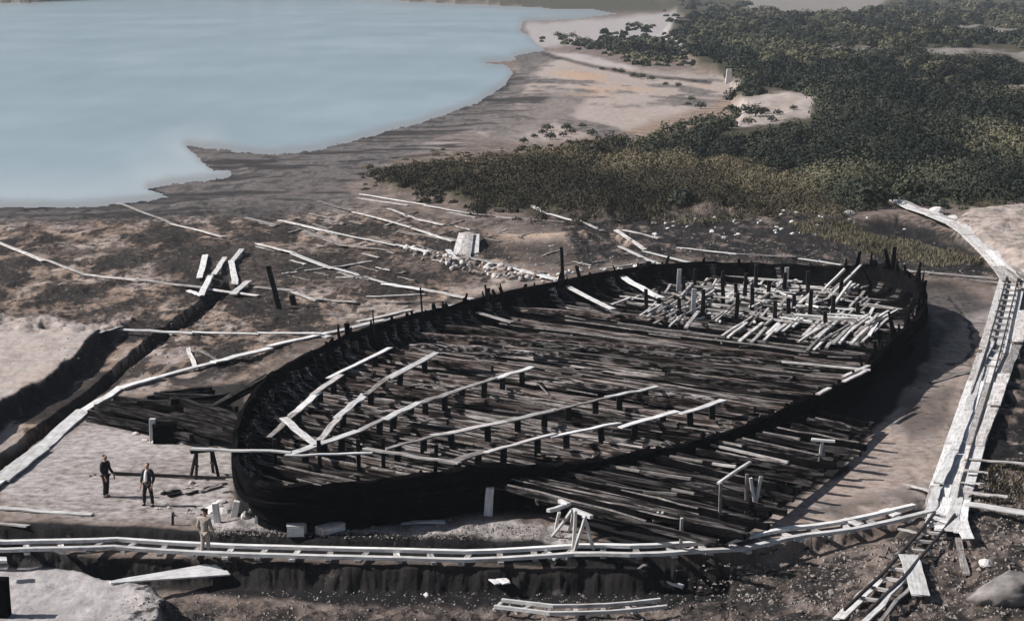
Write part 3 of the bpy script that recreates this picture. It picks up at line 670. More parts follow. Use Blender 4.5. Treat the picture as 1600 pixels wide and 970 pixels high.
# dark upright stubs in the bow
stubs = [(1068, 470), (1085, 455), (1130, 478), (1150, 470), (1163, 470), (1175, 490), (1200, 470), (1232, 500), (1240, 497), (1265, 500), (1262, 470), (1300, 500), (1225, 455), (1130, 450), (1312, 470), (1030, 485), (1010, 490), (1060, 500), (1340, 500), (1180, 458), (1098, 495), (1290, 515), (1150, 502), (1210, 512)]
for i, (x, y) in enumerate(stubs):
    q = Q(x, y, .5); o = bar('upright_stub', q, q+Vector((random.uniform(-.1, .1), 0, random.uniform(.9, 1.9))), .26, .22, M['post'], taper=.8)
    tag(o, 'blackened upright timber stub standing amid the pale heap in the bow', 'post', 'blackened stubs standing in the bow')
for (x, y, h, lb) in ((1060, 445, 1.5, 'short white post standing at the left end of the bow heap'), (1083, 478, 1.5, 'wide pale upright board in the left half of the bow heap'), (1228, 437, 1.3, 'thin pale upright stick near the far rim of the bow')):
    q = Q(x, y+12, .7); o = bar('upright_board', q, q+Vector((.05, 0, h)), .26, .1, M['white']); tag(o, lb, 'board')

# stones --------------------------------------------------------
def rock_mesh(name, r, sub=2, sq=(1, 1, .7), seed=0, boxy=0.0):
    bm = bmesh.new(); bmesh.ops.create_icosphere(bm, subdivisions=sub, radius=1)
    rs = random.Random(seed); k = [Vector((rs.uniform(-1, 1), rs.uniform(-1, 1), rs.uniform(-1, 1))).normalized() for _ in range(7)]; dd = [rs.uniform(.55, .9) for _ in k]
    for v in bm.verts:
        for n_, d_ in zip(k, dd):
            s_ = v.co.dot(n_)
            if s_ > d_: v.co -= n_*(s_-d_)
        v.co = Vector((v.co.x*sq[0], v.co.y*sq[1], v.co.z*sq[2]))*r*(1+rs.uniform(-.05, .05))
    return bm_mesh(bm, name)
RM = [rock_mesh('stone', 1, 2, (1, random.uniform(.6, .9), random.uniform(.55, .9)), 100+i) for i in range(7)]
for q in RM: q.materials.append(M['stone'])
RK = [rock_mesh('stone', 1, 2, (1, random.uniform(.6, .9), random.uniform(.5, .8)), 200+i) for i in range(5)]
for q in RK: q.materials.append(M['rock'])
def stone(pos, r, label, group, pool=RM, cat='stone'):
    o = bpy.data.objects.new('stone', random.choice(pool)); COL.objects.link(o); o.location = pos
    s_ = r; o.scale = (s_, s_*random.uniform(.8, 1.2), s_*random.uniform(.7, 1.1)); o.rotation_euler = (random.uniform(-.3, .3), random.uniform(-.3, .3), random.uniform(0, 6.3)); return tag(o, label, cat, group)
for i in range(46):
    x, y = rnd_in(heapA); z = random.uniform(.7, 1.15)
    stone(Q(x, y, z), random.uniform(.08, .2), 'pale stone block lodged among the broken timbers in the bow heap', 'stone blocks in the bow heap')
wallP = [(632, 385), (665, 392), (710, 403), (790, 418), (870, 434), (872, 446), (800, 440), (730, 428), (690, 418), (640, 400)]
for i in range(120):
    x, y = rnd_in(wallP); p = P(x, y)
    stone(p+Vector((0, 0, .1)), random.uniform(.1, .34), 'pale stone block in the rubble bank behind the far rim of the hull', 'stone blocks of the rubble bank', RM if i % 2 else RK)
for i in range(20):
    x, y = random.uniform(860, 1030), 0; y = 436-(x-860)*.15+random.uniform(-8, 5)
    p = P(x, y); stone(p+Vector((0, 0, .05)), random.uniform(.12, .3), 'small pale stone lying along the outside of the far rim posts', 'stones along the far rim')
for i in range(42):
    x, y = rnd_in([(1010, 345), (1200, 330), (1330, 325), (1420, 360), (1300, 372), (1150, 372), (1020, 372)]); stone(P(x, y), random.uniform(.1, .32), 'whitish stone on the dark slope below the scrub', 'whitish stones below the scrub')
stone(P(1325, 335), .75, 'big whitish boulder at the foot of the dark scrub', None)
stone(P(1462, 335), 1.0, 'big pale boulder beside the upper end of the plank causeway', None, RM)
stone(P(1488, 345), .8, 'pale flat boulder by the sand mound, just right of a bigger one', None, RM)
BM = [rock_mesh('stone', 1, 4, (1, .8, .62), 321)]; BM[0].polygons.foreach_set('use_smooth', [True]*len(BM[0].polygons)); BM[0].materials.append(plain('boulder_rock', (.17, .155, .148), nz=2, amt=.6)); stone(P(1570, 930)+Vector((0, 0, .1)), 1.5, 'large rounded grey boulder at the right edge of the foreground', None, BM, 'boulder')
stone(P(1540, 882)+Vector((0, 0, .05)), .34, 'whitish stone above the large foreground boulder', None)
stone(P(622, 902), .15, 'single white stone on the black bank below the railway', None)
stone(P(666, 929), .18, 'flat white stone on the brown gravel lip in the foreground', None)
for (x, y, r) in ((1330, 912, .22), (1270, 900, .18), (1300, 925, .25), (1165, 905, .2), (1560, 840, .16), (1455, 940, .22), (1410, 955, .25), (1290, 950, .2), (1250, 955, .22), (1340, 955, .18), (1205, 940, .2)):
    stone(P(x, y), r*.7, 'pale stone scattered on the dark rough ground around the diagonal track', 'stones by the diagonal track', RK)
for (x, y, r) in ((336, 797, .5), (348, 800, .4), (385, 808, .3), (410, 812, .3), (430, 822, .35), (395, 800, .28), (420, 805, .25), (300, 755, .18), (345, 785, .3)):
    stone(P(x, y), r, 'white rubble stone at the foot of the stern', 'white rubble at the foot of the stern')
for (x, y, r) in ((213, 678, .22), (260, 690, .25), (286, 693, .2), (243, 690, .42), (245, 680, .3), (228, 688, .2)):
    stone(P(x, y), r, 'white stone in front of the dark timber pile by the stern', 'white stones before the dark timber pile')
# gravel
def gravel(name, label, poly, n, r0, r1, mt):
    vs, fs = [], []
    base = np.array([(1, 0, 0), (-.5, .8, 0), (-.5, -.8, 0), (0, 0, .9), (0, 0, -.5)]); fcs = [(0, 1, 3), (1, 2, 3), (2, 0, 3), (1, 0, 4), (2, 1, 4), (0, 2, 4)]
    for i in range(n):
        x, y = rnd_in(poly); p = P(x, y); r = random.uniform(r0, r1)*random.random()**.6; a = random.uniform(0, 6.3); c, s_ = math.cos(a), math.sin(a); k = len(vs)
        for q in base: 
            q = q*np.array([random.uniform(.7, 1.3), random.uniform(.7, 1.3), random.uniform(.5, 1)])*r
            vs.append((p.x+q[0]*c-q[1]*s_, p.y+q[0]*s_+q[1]*c, p.z+q[2]))
        fs += [tuple(k+j for j in f) for f in fcs]
    me = bpy.data.meshes.new(name); me.from_pydata(vs, [], fs); me.update()
    tag(link(name, me, mt), label, 'gravel', kind='stuff')
gravel('gravel', 'brown and pale gravel on the foreground ground', [(200, 925), (700, 922), (1300, 930), (1420, 975), (150, 980)], 1700, .03, .1, M['rock'])
gravel('gravel', 'pale gravel strip between the hull and the railway', [(310, 822), (480, 828), (700, 812), (905, 828), (900, 845), (600, 842), (330, 838)], 1500, .03, .1, M['rock'])
gravel('gravel', 'rough stones on the dark ground right of the hull', [(1050, 890), (1420, 840), (1440, 870), (1330, 965), (1100, 930)], 1100, .04, .14, M['rock'])
gravel('gravel', 'rough stones on the ground right of the causeway', [(1500, 790), (1600, 700), (1640, 960), (1420, 970), (1450, 860)], 1300, .04, .16, M['rock'])
gravel('gravel', 'stony litter on the ground behind the hull', [(560, 340), (1000, 350), (1480, 400), (1560, 430), (1100, 405), (880, 425), (700, 400)], 1400, .05, .16, M['rock'])
gravel('gravel', 'clods and pebbles on the mottled ground left of the hull', [(0, 345), (560, 330), (760, 400), (600, 480), (380, 580), (150, 600), (0, 500)], 1500, .04, .13, M['rock'])

# ------------------------------------------------------------------ planks on the ground
board_line([(185, 320), (268, 351), (348, 371)], .4, 'the short line beside the lake at left', 'the lake')
board_line([(-60, 358), (0, 381), (66, 408), (130, 431), (212, 441), (315, 454), (402, 463)], .42, 'the long board walk from the left edge', 'the left edge')
board_line([(398, 452), (460, 457)], .4, 'lying left of the leaning dark post foot', '')
board_line([(458, 456), (494, 470), (556, 475)], .4, 'the line right of the leaning dark post', 'the dark post')
board_line([(383, 343), (432, 353)], .38, 'lying alone near the lake, left of the first long board walk', '')
board_line([(436, 346), (515, 364), (617, 385), (668, 397)], .4, 'the board walk ending at the rubble bank', 'the lake', ['pale', 'white', 'white'])
board_line([(476, 364), (535, 385), (610, 393)], .6, 'the greyish walk below the rubble bank walk', 'the lake', ['grey', 'grey'])
board_line([(404, 383), (458, 397), (520, 421), (600, 445), (660, 455), (736, 471)], .55, 'the wide board walk meeting the far rim', 'the lake', ['pale', 'white', 'white', 'white', 'pale'])
board_line([(477, 424), (548, 415)], .3, 'crossing the wide board walk to its left', '')
board_line([(520, 421), (578, 411)], .34, 'crossing the wide board walk to its right', '')
board_line([(525, 436), (553, 434)], .3, 'lying short below the crossing planks', '')
board_line([(573, 466), (662, 461)], .3, 'lying level above the far rim left of the middle', '')
board_line([(600, 476), (700, 473)], .3, 'lying level close behind the far rim left of the middle', '', ['grey'])
board_line([(498, 316), (552, 333), (640, 356), (706, 378)], .4, 'the third board walk running to the rubble bank', 'the lake', ['grey', 'pale', 'pale'])
board_line([(558, 311), (636, 322)], .36, 'lying just below the line nearest the brown scrub', '')
board_line([(562, 304), (664, 322), (722, 333), (802, 342)], .42, 'the line nearest the brown scrub', 'the lake', ['white', 'pale', 'pale'])
board_line([(700, 333), (742, 341)], .36, 'lying short beneath the scrub line', '')
board_line([(740, 337), (880, 350)], .3, 'lying at the edge of the brown scrub', '', ['grey'])
board_line([(607, 329), (650, 344), (692, 352)], .42, 'the short line between two board walks', 'the lake')
board_line([(620, 365), (720, 380)], .36, 'lying half buried above the rubble bank', '', ['grey'])
board_line([(724, 403), (800, 418), (872, 438)], .75, 'the wide gangway onto the far rim', 'the rubble', ['pale', 'white'])
board_line([(828, 322), (850, 333), (905, 347), (938, 361)], .42, 'the line climbing from the sandy ridge into the scrub', 'the scrub', ['white', 'white', 'pale'])
board_line([(962, 363), (1006, 393), (1107, 418)], .48, 'the line from sandy ridge to far rim', 'the ridge', ['pale', 'white'])
board_line([(974, 361), (1027, 374)], .4, 'lying on the right end of the sandy ridge', '')
board_line([(968, 389), (1037, 420)], .4, 'lying across the end of the far rim posts', '', ['white'])
board_line([(938, 420), (1005, 411)], .34, 'lying along the outside of the far rim posts', '')
board_line([(1058, 387), (1150, 397), (1242, 404)], .42, 'the line behind the bow', 'the left', ['white', 'pale'])
board_line([(1248, 407), (1314, 417)], .4, 'lying behind the bow tip', '', ['white'])
board_line([(1352, 419), (1450, 427), (1556, 437)], .4, 'the line from the bow tip to the causeway', 'the bow')
board_line([(1515, 438), (1568, 444)], .3, 'lying against the causeway at the end of the bow line', '')
board_line([(155, 524), (188, 515), (300, 521), (402, 524), (500, 524)], .36, 'the level board walk over the ditch', 'the left', ['pale', 'white', 'white', 'white'])
board_line([(-70, 806), (0, 752), (62, 704), (130, 645)], .85, 'the broad white causeway at the left edge', 'the left edge', ['white', 'white', 'white'], th=.09)
board_line([(130, 645), (188, 609), (250, 590), (332, 568), (420, 545), (512, 523)], .5, 'the walk rising from the broad causeway to the hull', 'the causeway', 'white', th=.08)
board_line([(512, 523), (600, 501), (680, 483), (738, 472)], .5, 'the walk along the outside of the far rim', 'the stern', ['white', 'pale', 'white'])
board_line([(560, 505), (640, 486)], .4, 'lying beside the rim walk near the middle', '', ['pale'])
board_line([(484, 521), (512, 527)], .5, 'lying at the elbow where two walks meet', '', ['white'])
board_line([(265, 526), (342, 570)], .22, 'lying thin between the level walk and the rising walk', '', ['grey'])
board_line([(294, 547), (307, 579)], .26, 'propped short against the rising walk', '', ['pale'])
board_line([(-40, 793), (142, 806)], .42, 'lying along the left edge of the site above the railway', '', ['white'])
board_line([(-40, 817), (42, 824)], .3, 'lying half hidden at the left edge just above the railway', '')
board_line([(626, 817), (693, 818)], .3, 'lying level on the gravel before the hull', '', ['white'])
board_line([(538, 808), (582, 809)], .3, 'lying in the shade at the foot of the hull', '', ['white'])
board_line([(600, 802), (656, 805)], .25, 'lying dark at the hull foot, right of a white one', '', ['grey'])
board_line([(660, 799), (690, 795)], .2, 'lying slim at the hull foot near the gravel edge', '', ['grey'])
board_line([(978, 908), (1009, 890)], .14, 'leaning thin below the railway curve', '', ['pale'])
board_line([(1031, 911), (1066, 924)], .3, 'lying thick below the railway curve', '', ['white'])
board_line([(757, 906), (778, 919)], .4, 'lying left in the pair on the black bank', '', ['white'])
board_line([(772, 905), (791, 918)], .4, 'lying right in the pair on the black bank', '', ['white'])
board_line([(1420, 876), (1438, 936)], .75, 'lying wide across the diagonal track', '', ['white'], lift=.16)
board_line([(1435, 868), (1380, 905)], .1, 'lying very thin beside the diagonal track', '', ['grey'])
board_line([(1510, 793), (1640, 812)], .55, 'lying broad, running to the right edge from the junction', '', ['white'], lift=.3)
board_line([(1508, 775), (1572, 780)], .3, 'lying to the right of the junction, above the broad one', '', ['pale'], lift=.2)
board_line([(1505, 720), (1600, 727)], .3, 'sticking out right from the causeway, highest of three', '', ['pale'], lift=.25)
board_line([(1505, 738), (1542, 742)], .28, 'sticking out right from the causeway, middle of three', '', ['pale'], lift=.25)
board_line([(1505, 755), (1532, 758)], .28, 'sticking out right from the causeway, lowest of three', '', ['pale'], lift=.25)
board_line([(1416, 759), (1462, 771)], .3, 'sticking out left from the causeway above the junction', '', ['pale'], lift=.1)
board_line([(1498, 848), (1508, 900)], .3, 'lying upright-looking below the junction, half buried', '', ['grey'])
board_line([(1492, 800), (1512, 850)], .6, 'slanting down at the right corner of the junction', '', ['white'], lift=.15)
board_line([(1402, 870), (1452, 830)], .0001+.2, 'lying beside the junction along the dark bank', '', ['grey'])
board_line([(1400, 832), (1448, 843)], .16, 'lying thin below the curve end near the junction', '', ['pale'])
board_line([(1452, 600), (1515, 583)], .3, 'lying dark on the channel floor left of the causeway', '', ['grey'])
board_line([(1430, 302), (1475, 306)], .35, 'lying in the scrub edge above the causeway end', '', ['pale'])
for i in range(60):
    x, y = rnd_in([(390, 345), (560, 325), (760, 345), (890, 395), (1010, 405), (860, 428), (700, 400), (640, 455), (450, 440), (400, 400)]); an = random.choice((.22, .25, -.12, .3, -.3, .2)); L = random.uniform(8, 34)
    o = lie((x, y), (x+L*math.cos(an), y+L*math.sin(an)), random.uniform(.1, .26), .05, M[random.choice(('pale', 'grey', 'grey'))], 'plank_scrap'); tag(o, 'loose broken bit of plank strewn on the muddy bank behind the hull', 'plank scrap', 'loose plank bits on the bank behind the hull')
for i in range(26):
    x, y = rnd_in([(230, 755), (350, 745), (365, 800), (300, 812), (240, 800)]) if i < 14 else rnd_in([(1180, 850), (1440, 830), (1400, 900), (1100, 900)]); an = random.uniform(-.4, .4); L = random.uniform(5, 16)
    o = lie((x, y), (x+L*math.cos(an), y+L*math.sin(an)), random.uniform(.06, .14), .04, M[random.choice(('pale', 'grey', 'post'))], 'plank_scrap'); tag(o, 'small wood splinter lying on the pale floor before the stern' if i < 14 else 'small wood splinter lying on the dark ground below the railway curve', 'plank scrap', 'wood splinters before the stern' if i < 14 else 'wood splinters below the railway curve')
# big white tapering sheet in the foreground
A, B = P(172, 914), P(352, 900); A.z += .1; B.z += .3
o = bar('board', A, B, .16, .06, M['white'], seg=6, taper=6.0, roll=.25); tag(o, 'big white tapering board like a long wedge lying below the railway', 'board')
o = lie((850, 864), (870, 874), .5, .07, M['white'], 'board', lift=.2); tag(o, 'short white board lying across the far rail in the middle', 'board')
# broken white boards near the ditch head
for (a, b2, wd, lb) in (((321, 401), (311, 437), .45, 'white board propped upright left of the ditch head'), ((328, 434), (313, 465), .38, 'white board leaning at the ditch head, below another'), ((294, 458), (315, 466), .3, 'short white board lying at the foot of the leaning boards'),
                        ((378, 391), (361, 412), .4, 'upper bent white board right of the ditch head'), ((361, 410), (368, 446), .4, 'lower white board right of the ditch head'), ((388, 441), (364, 462), .45, 'white board slanting down onto the long board walk'),
                        ((352, 405), (333, 432), .35, 'pale board lying along the ditch head')):
    o = lie(a, b2, wd, .07, M['white'], 'board', lift=.12); tag(o, lb, 'board', 'white boards around the ditch head')

# ------------------------------------------------------------------ posts, trestles
def post(px, py, topx, topy, wd, m, label, name='post', base_z=None, cat='post'):
    p = P(px, py) if base_z is None else Q(px, py, base_z); d = p.length
    h = (py-topy)*math.sqrt(p.x**2+p.y**2+(CH-p.z)**2)/F/math.cos(.28); dx = (topx-px)*p.y/F
    o = bar(name, p+Vector((0, 0, -.1)), p+Vector((dx, 0, h)), wd, wd, M[m], taper=.9); tag(o, label, cat); return o
post(437, 482, 420, 418, .3, 'post', 'tall dark post leaning left on the open ground behind the hull')
post(460, 476, 456, 461, .35, 'post', 'dark stump right of the leaning dark post')
post(880, 446, 877, 388, .24, 'post', 'tall dark post standing at the far rim with an arm on top')
post(761, 466, 758, 445, .12, 'post', 'thin dark stake on the far rim beside the wide walk', base_z=1.95)
post(660, 490, 657, 450, .1, 'post', 'thin tall dark stake at the far rim left of the middle', base_z=1.95)
post(585, 520, 583, 485, .08, 'post', 'thin dark stake at the far rim nearest the stern', base_z=1.95)
post(762, 804, 766, 762, .34, 'white', 'white square post standing against the near side of the hull')
post(475, 832, 475, 795, .2, 'white', 'white slim post before the dark hull near the stern')
post(365, 806, 371, 783, .26, 'white', 'white short post left at the stern foot')
post(402, 816, 408, 789, .26, 'white', 'white short post right at the stern foot')
post(340, 815, 337, 786, .25, 'white', 'white stub beside the rubble at the stern foot')
post(240, 690, 240, 655, .3, 'white', 'white square post before the dark timber pile')
post(1064, 864, 1064, 810, .12, 'pale', 'pale thin post standing on a plank by the railway curve')
board_line([(1040, 866), (1082, 862)], .3, 'under the thin post by the railway curve', '', ['white'])
post(1124, 842, 1124, 756, .12, 'grey', 'tall thin grey post at the corner of the outrigger beams')
post(1166, 818, 1166, 742, .14, 'grey', 'tall grey post right of the outrigger corner post')
post(1404, 322, 1404, 309, .2, 'white', 'white peg at the top end of the causeway')
post(270, 820, 271, 800, .1, 'rib', 'small dark stake on the gravel left of the railway worker')
post(1300, 655, 1300, 640, .08, 'grey', 'thin grey stake at the edge of the beams below the bow')
post(4, 962, 4, 906, .5, 'hull', 'thick dark upright added as the shaded side of the pale bank, left edge')  # black block added in place of the bank's shaded side
o = bar('board', P(-14, 906)+Vector((0, 0, .75)), P(12, 906)+Vector((0, 0, .75)), .5, .1, M['white']); tag(o, 'white slab on top of the dark upright at the left edge', 'board')

def trestle(name, label, pa, pb, h, splay, m, beam=(.16, .16), cat='trestle', beam_ext=.25, low=True):
    """saw-horse: beam + two pairs of legs; pa, pb ground bearings below the beam ends"""
    A, B = P(*pa), P(*pb); root = empty(name, (A+B)/2); tag(root, label, cat)
    up = Vector((0, 0, h)); d = (B-A).normalized(); side = Vector((-d.y, d.x, 0)).normalized()
    bar('beam', A+up-d*beam_ext, B+up+d*beam_ext, beam[0], beam[1], M[m], root)
    for e, dd in ((A, -d), (B, d)):
        for s_ in (-1, 1):
            q = e+side*s_*splay+dd*.15; q.z = hgt(q.x, q.y)-.03
            bar('leg', q, e+up*.96+side*s_*.05, .11, .09, M[m], root)
        if low: bar('brace', e+up*.45+side*splay*.55, e+up*.45-side*splay*.55, .08, .06, M[m], root)
    return root
def gantry(label, feet, tops, beams, m='white'):
    root = empty('sawhorse', P(*feet[0][0])); tag(root, label, 'sawhorse')
    for (f, t_, z) in feet: 
        p = P(*f); bar('leg', p, Vector(Q(*t_, p.z+z)), .11, .09, M[m], root, 3, .02)
    for (a, b2, z) in beams: bar('beam', Q(*a, z), Q(*b2, z), .17, .13, M[m], root, 3, .02)
    return root
gantry('pale sawhorse with crossed splayed legs standing by the railway, right one of a leaning pair', [((895, 862), (900, 797), 1.7), ((897, 863), (915, 805), 1.6), ((928, 858), (912, 806), 1.45)], None, [((896, 796), (925, 807), 1.1)])
gantry('dark-legged sawhorse with forked pale top, left one of a leaning pair by the railway', [((862, 838), (894, 797), 1.35), ((868, 828), (874, 800), .9), ((890, 830), (896, 800), 1.0)], None, [((857, 798), (890, 787), 1.15), ((874, 782), (888, 788), 1.2)], 'white')
trestle('sawhorse', 'dark sawhorse standing under the white plank left of the stern', (308, 745), (332, 742), 1.1, .35, 'post')
# T and V stands on the outrigger beams
def stand_T(px, py, h, label):
    p = Q(px, py, .75); root = empty('stand', p); tag(root, label, 'stand')
    bar('upright', p, p+Vector((.12, 0, h)), .13, .11, M['white'], root); bar('crossbar', p+Vector((-.33, .1, h+.03)), p+Vector((.62, -.05, h-.02)), .2, .09, M['white'], root)
    bar('brace', p+Vector((.3, .1, 0)), p+Vector((.14, 0, h*.8)), .06, .06, M['grey'], root)
stand_T(1280, 722, .92, 'white T shaped stand on the outrigger beams below the bow')
def stand_V(px, py, h, sp, label, z=.7):
    p = Q(px, py, z); root = empty('stand', p); tag(root, label, 'stand')
    bar('left_strut' if False else 'strut', p, p+Vector((-sp, 0, h)), .12, .09, M['white'], root); bar('strut', p+Vector((.02, .05, 0)), p+Vector((sp, 0, h*1.05)), .12, .09, M['white'], root)
    bar('foot', p+Vector((-.3, 0, -.03)), p+Vector((.5, 0, .03)), .14, .08, M['grey'], root)
stand_V(1180, 791, 1.12, .2, 'white V shaped pair of struts on the outrigger beams')
stand_V(1032, 812, .3, .1, 'small white V shaped pegs among the outrigger beams', .8)
# handrail over the outrigger
for (a, b2, z0, lb) in (((1122, 755), (1172, 722), 1.9, 'pale pole slanting over the outrigger beams between the grey posts'), ((1098, 684), (1160, 697), 1.25, 'pale pole lying on the outrigger beams, uppermost one'), ((1090, 690), (1232, 722), 1.2, 'long pale pole lying on the outrigger beams below the hull rim'),
                        ((1047, 713), (1098, 721), 1.25, 'short pale pole on the inner outrigger beams'), ((1113, 724), (1150, 729), 1.2, 'short pale pole left of the long poles on the outrigger'), ((1180, 717), (1228, 722), 1.15, 'pale pole end beside the T shaped stand'), ((1012, 738), (1080, 748), 1.2, 'pale pole on the middle outrigger beams'),
                        ((1005, 768), (1058, 772), 1.15, 'pale jagged stick on the lower outrigger beams'), ((1050, 764), (1085, 771), 1.2, 'pale stick end right of the jagged one'), ((945, 726), (1000, 736), 1.2, 'pale stick on the outrigger beams nearest the hull side'), ((1250, 686), (1192, 676), 1.1, 'pale pole under the bow end of the outrigger')):
    o = bar('pole', Q(*a, z0), Q(*b2, z0), .12, .1, M['pale' if 'long' in lb or 'slant' in lb else 'grey']); tag(o, lb, 'pole')
# light gunwale capping pieces on the bow side
for (a, b2, lb) in (((1357, 571), (1318, 588), 'pale plank lying on the near rim of the bow, highest of three'), ((1352, 580), (1318, 596), 'pale plank lying just under the highest one on the bow rim'), ((1296, 606), (1278, 616), 'short pale plank on the near rim of the bow, lowest of three')):
    o = bar('plank', Q(*a, 2.02), Q(*b2, 2.02), .22, .07, M['pale']); tag(o, lb, 'plank')
o = bar('pole', Q(1222, 565, 2.0), Q(1360, 578, 2.05), .09, .09, M['pale']); tag(o, 'long thin pale pole crossing the near rim of the bow', 'pole')
# boxes before the hull
def box(px, py, L, W, Hh_, rz, label, m='pale', cat='crate'):
    p = P(px, py); root = empty('crate', p); root.rotation_euler.z = rz; tag(root, label, cat)
    bm = bmesh.new()
    for k in range(3): bar_into(bm, (-L/2, (k-1)*W/3, .04), (L/2, (k-1)*W/3, .04), W/3*.94, .05, 1, .004)
    link('bottom', bm_mesh(bm, 'bottom'), M[m], root)
    for s_ in (-1, 1):
        bm = bmesh.new()
        for k in range(2): bar_into(bm, (-L/2, s_*W/2, .06+Hh_*(.25+.5*k)), (L/2, s_*W/2, .06+Hh_*(.25+.5*k)), .04, Hh_*.48, 1, .004)
        link('side_board', bm_mesh(bm, 'side_board'), M[m], root)
        bm = bmesh.new(); bar_into(bm, (s_*(L/2-.03), -W/2+.03, .06+Hh_*.5), (s_*(L/2-.03), W/2-.03, .06+Hh_*.5), .04, Hh_*.96, 1, .004); link('end_board', bm_mesh(bm, 'end_board'), M[m], root)
    bm = bmesh.new()
    for k in range(3): bar_into(bm, (-L/2-.02, (k-1)*W/3, Hh_+.085), (L/2+.02, (k-1)*W/3, Hh_+.085), W/3*.95, .04, 1, .004)
    link('lid', bm_mesh(bm, 'lid'), M[m], root)
box(462, 836, .62, .5, .32, .1, 'pale wooden crate left on the gravel before the dark hull', 'white')
box(516, 832, 1.05, .45, .22, .75, 'long pale wooden crate standing slantwise right of the smaller crate', 'pale')
for (a, b2, wd, lb) in (((712, 398), (722, 379), .5, 'leftmost of the pale boards leaning together on the rubble bank'), ((722, 399), (731, 378), .55, 'middle pale board of those leaning together on the rubble bank'), ((731, 402), (737, 379), .4, 'narrow board between the broader ones leaning on the rubble bank')):
    A, B = P(*a), P(*b2); B.z += .75; o = bar('board', A, B, wd, .06, M['pale']); tag(o, lb, 'board', 'boards leaning on the rubble bank')
o = bar('board', P(742, 400), P(744, 378)+Vector((0, 0, .6)), .55, .06, M['white']); tag(o, 'white board propped against the right of the box on the rubble bank', 'board')
o = bar('board', P(700, 390), P(712, 405), .4, .06, M['white']); tag(o, 'white board sloping left of the box on the rubble bank', 'board')
box(258, 690, 1.0, .8, .75, .1, 'dark box standing before the timber pile, behind a white post', 'hull', 'box')
# dark bar, slats and rubbish on the pale site floor
o = lie((178, 742), (352, 750), .13, .12, M['post'], 'pole', seg=8, jit=.03); tag(o, 'long dark bar lying across the pale floor behind the two men', 'pole')  # one long dark bar laid flat across the floor
for (a, b2, lb) in (((252, 773), (280, 767), 'dark slat lying right of the man in the white shirt'), ((262, 777), (284, 771), 'dark slat lying just below another by the man in the white shirt'), ((292, 774), (310, 768), 'dark broken slat in the middle of the pale floor'), ((312, 770), (348, 760), 'pale slat lying before the stern'), ((318, 765), (352, 756), 'pale slat lying closest to the stern')):
    o = lie(a, b2, .16, .08, M['post' if 'dark' in lb else 'grey'], 'slat'); tag(o, lb, 'slat')
stone(P(140, 744), .14, 'small dark lump left of the man in the dark suit', None, RK); stone(P(147, 742), .1, 'smaller dark lump nearest the man in the dark suit', None, RK)
# pile of dark timbers at the stern
for i, (a, b2, z) in enumerate((((138, 655), (330, 690), .15), ((140, 645), (300, 672), .2), ((150, 636), (350, 668), .35), ((165, 628), (300, 650), .4), ((180, 622), (340, 650), .55), ((205, 640), (360, 678), .5), ((230, 622), (335, 612), .7), ((240, 632), (370, 640), .75), ((250, 618), (330, 608), .85), ((255, 655), (370, 690), .55), ((290, 640), (380, 665), .8), ((270, 625), (385, 655), .95), ((330, 640), (420, 590), 1.0), ((150, 650), (280, 678), .35), ((175, 640), (360, 668), .62), ((190, 630), (330, 640), .7), ((215, 628), (350, 632), .85), ((235, 648), (372, 676), .75), ((300, 650), (385, 678), .9), ((160, 640), (260, 655), .5), ((265, 628), (360, 618), 1.0), ((200, 660), (300, 684), .4), ((240, 617), (345, 622), .95))):
    o = bar('dark_timber', Q(*a, z), Q(*b2, z), random.uniform(.2, .34), random.uniform(.22, .34), M['darkbeam'], seg=5, jit=.05); tag(o, 'blackened heavy timber in the pile left of the stern', 'timber', 'blackened timbers piled by the stern')

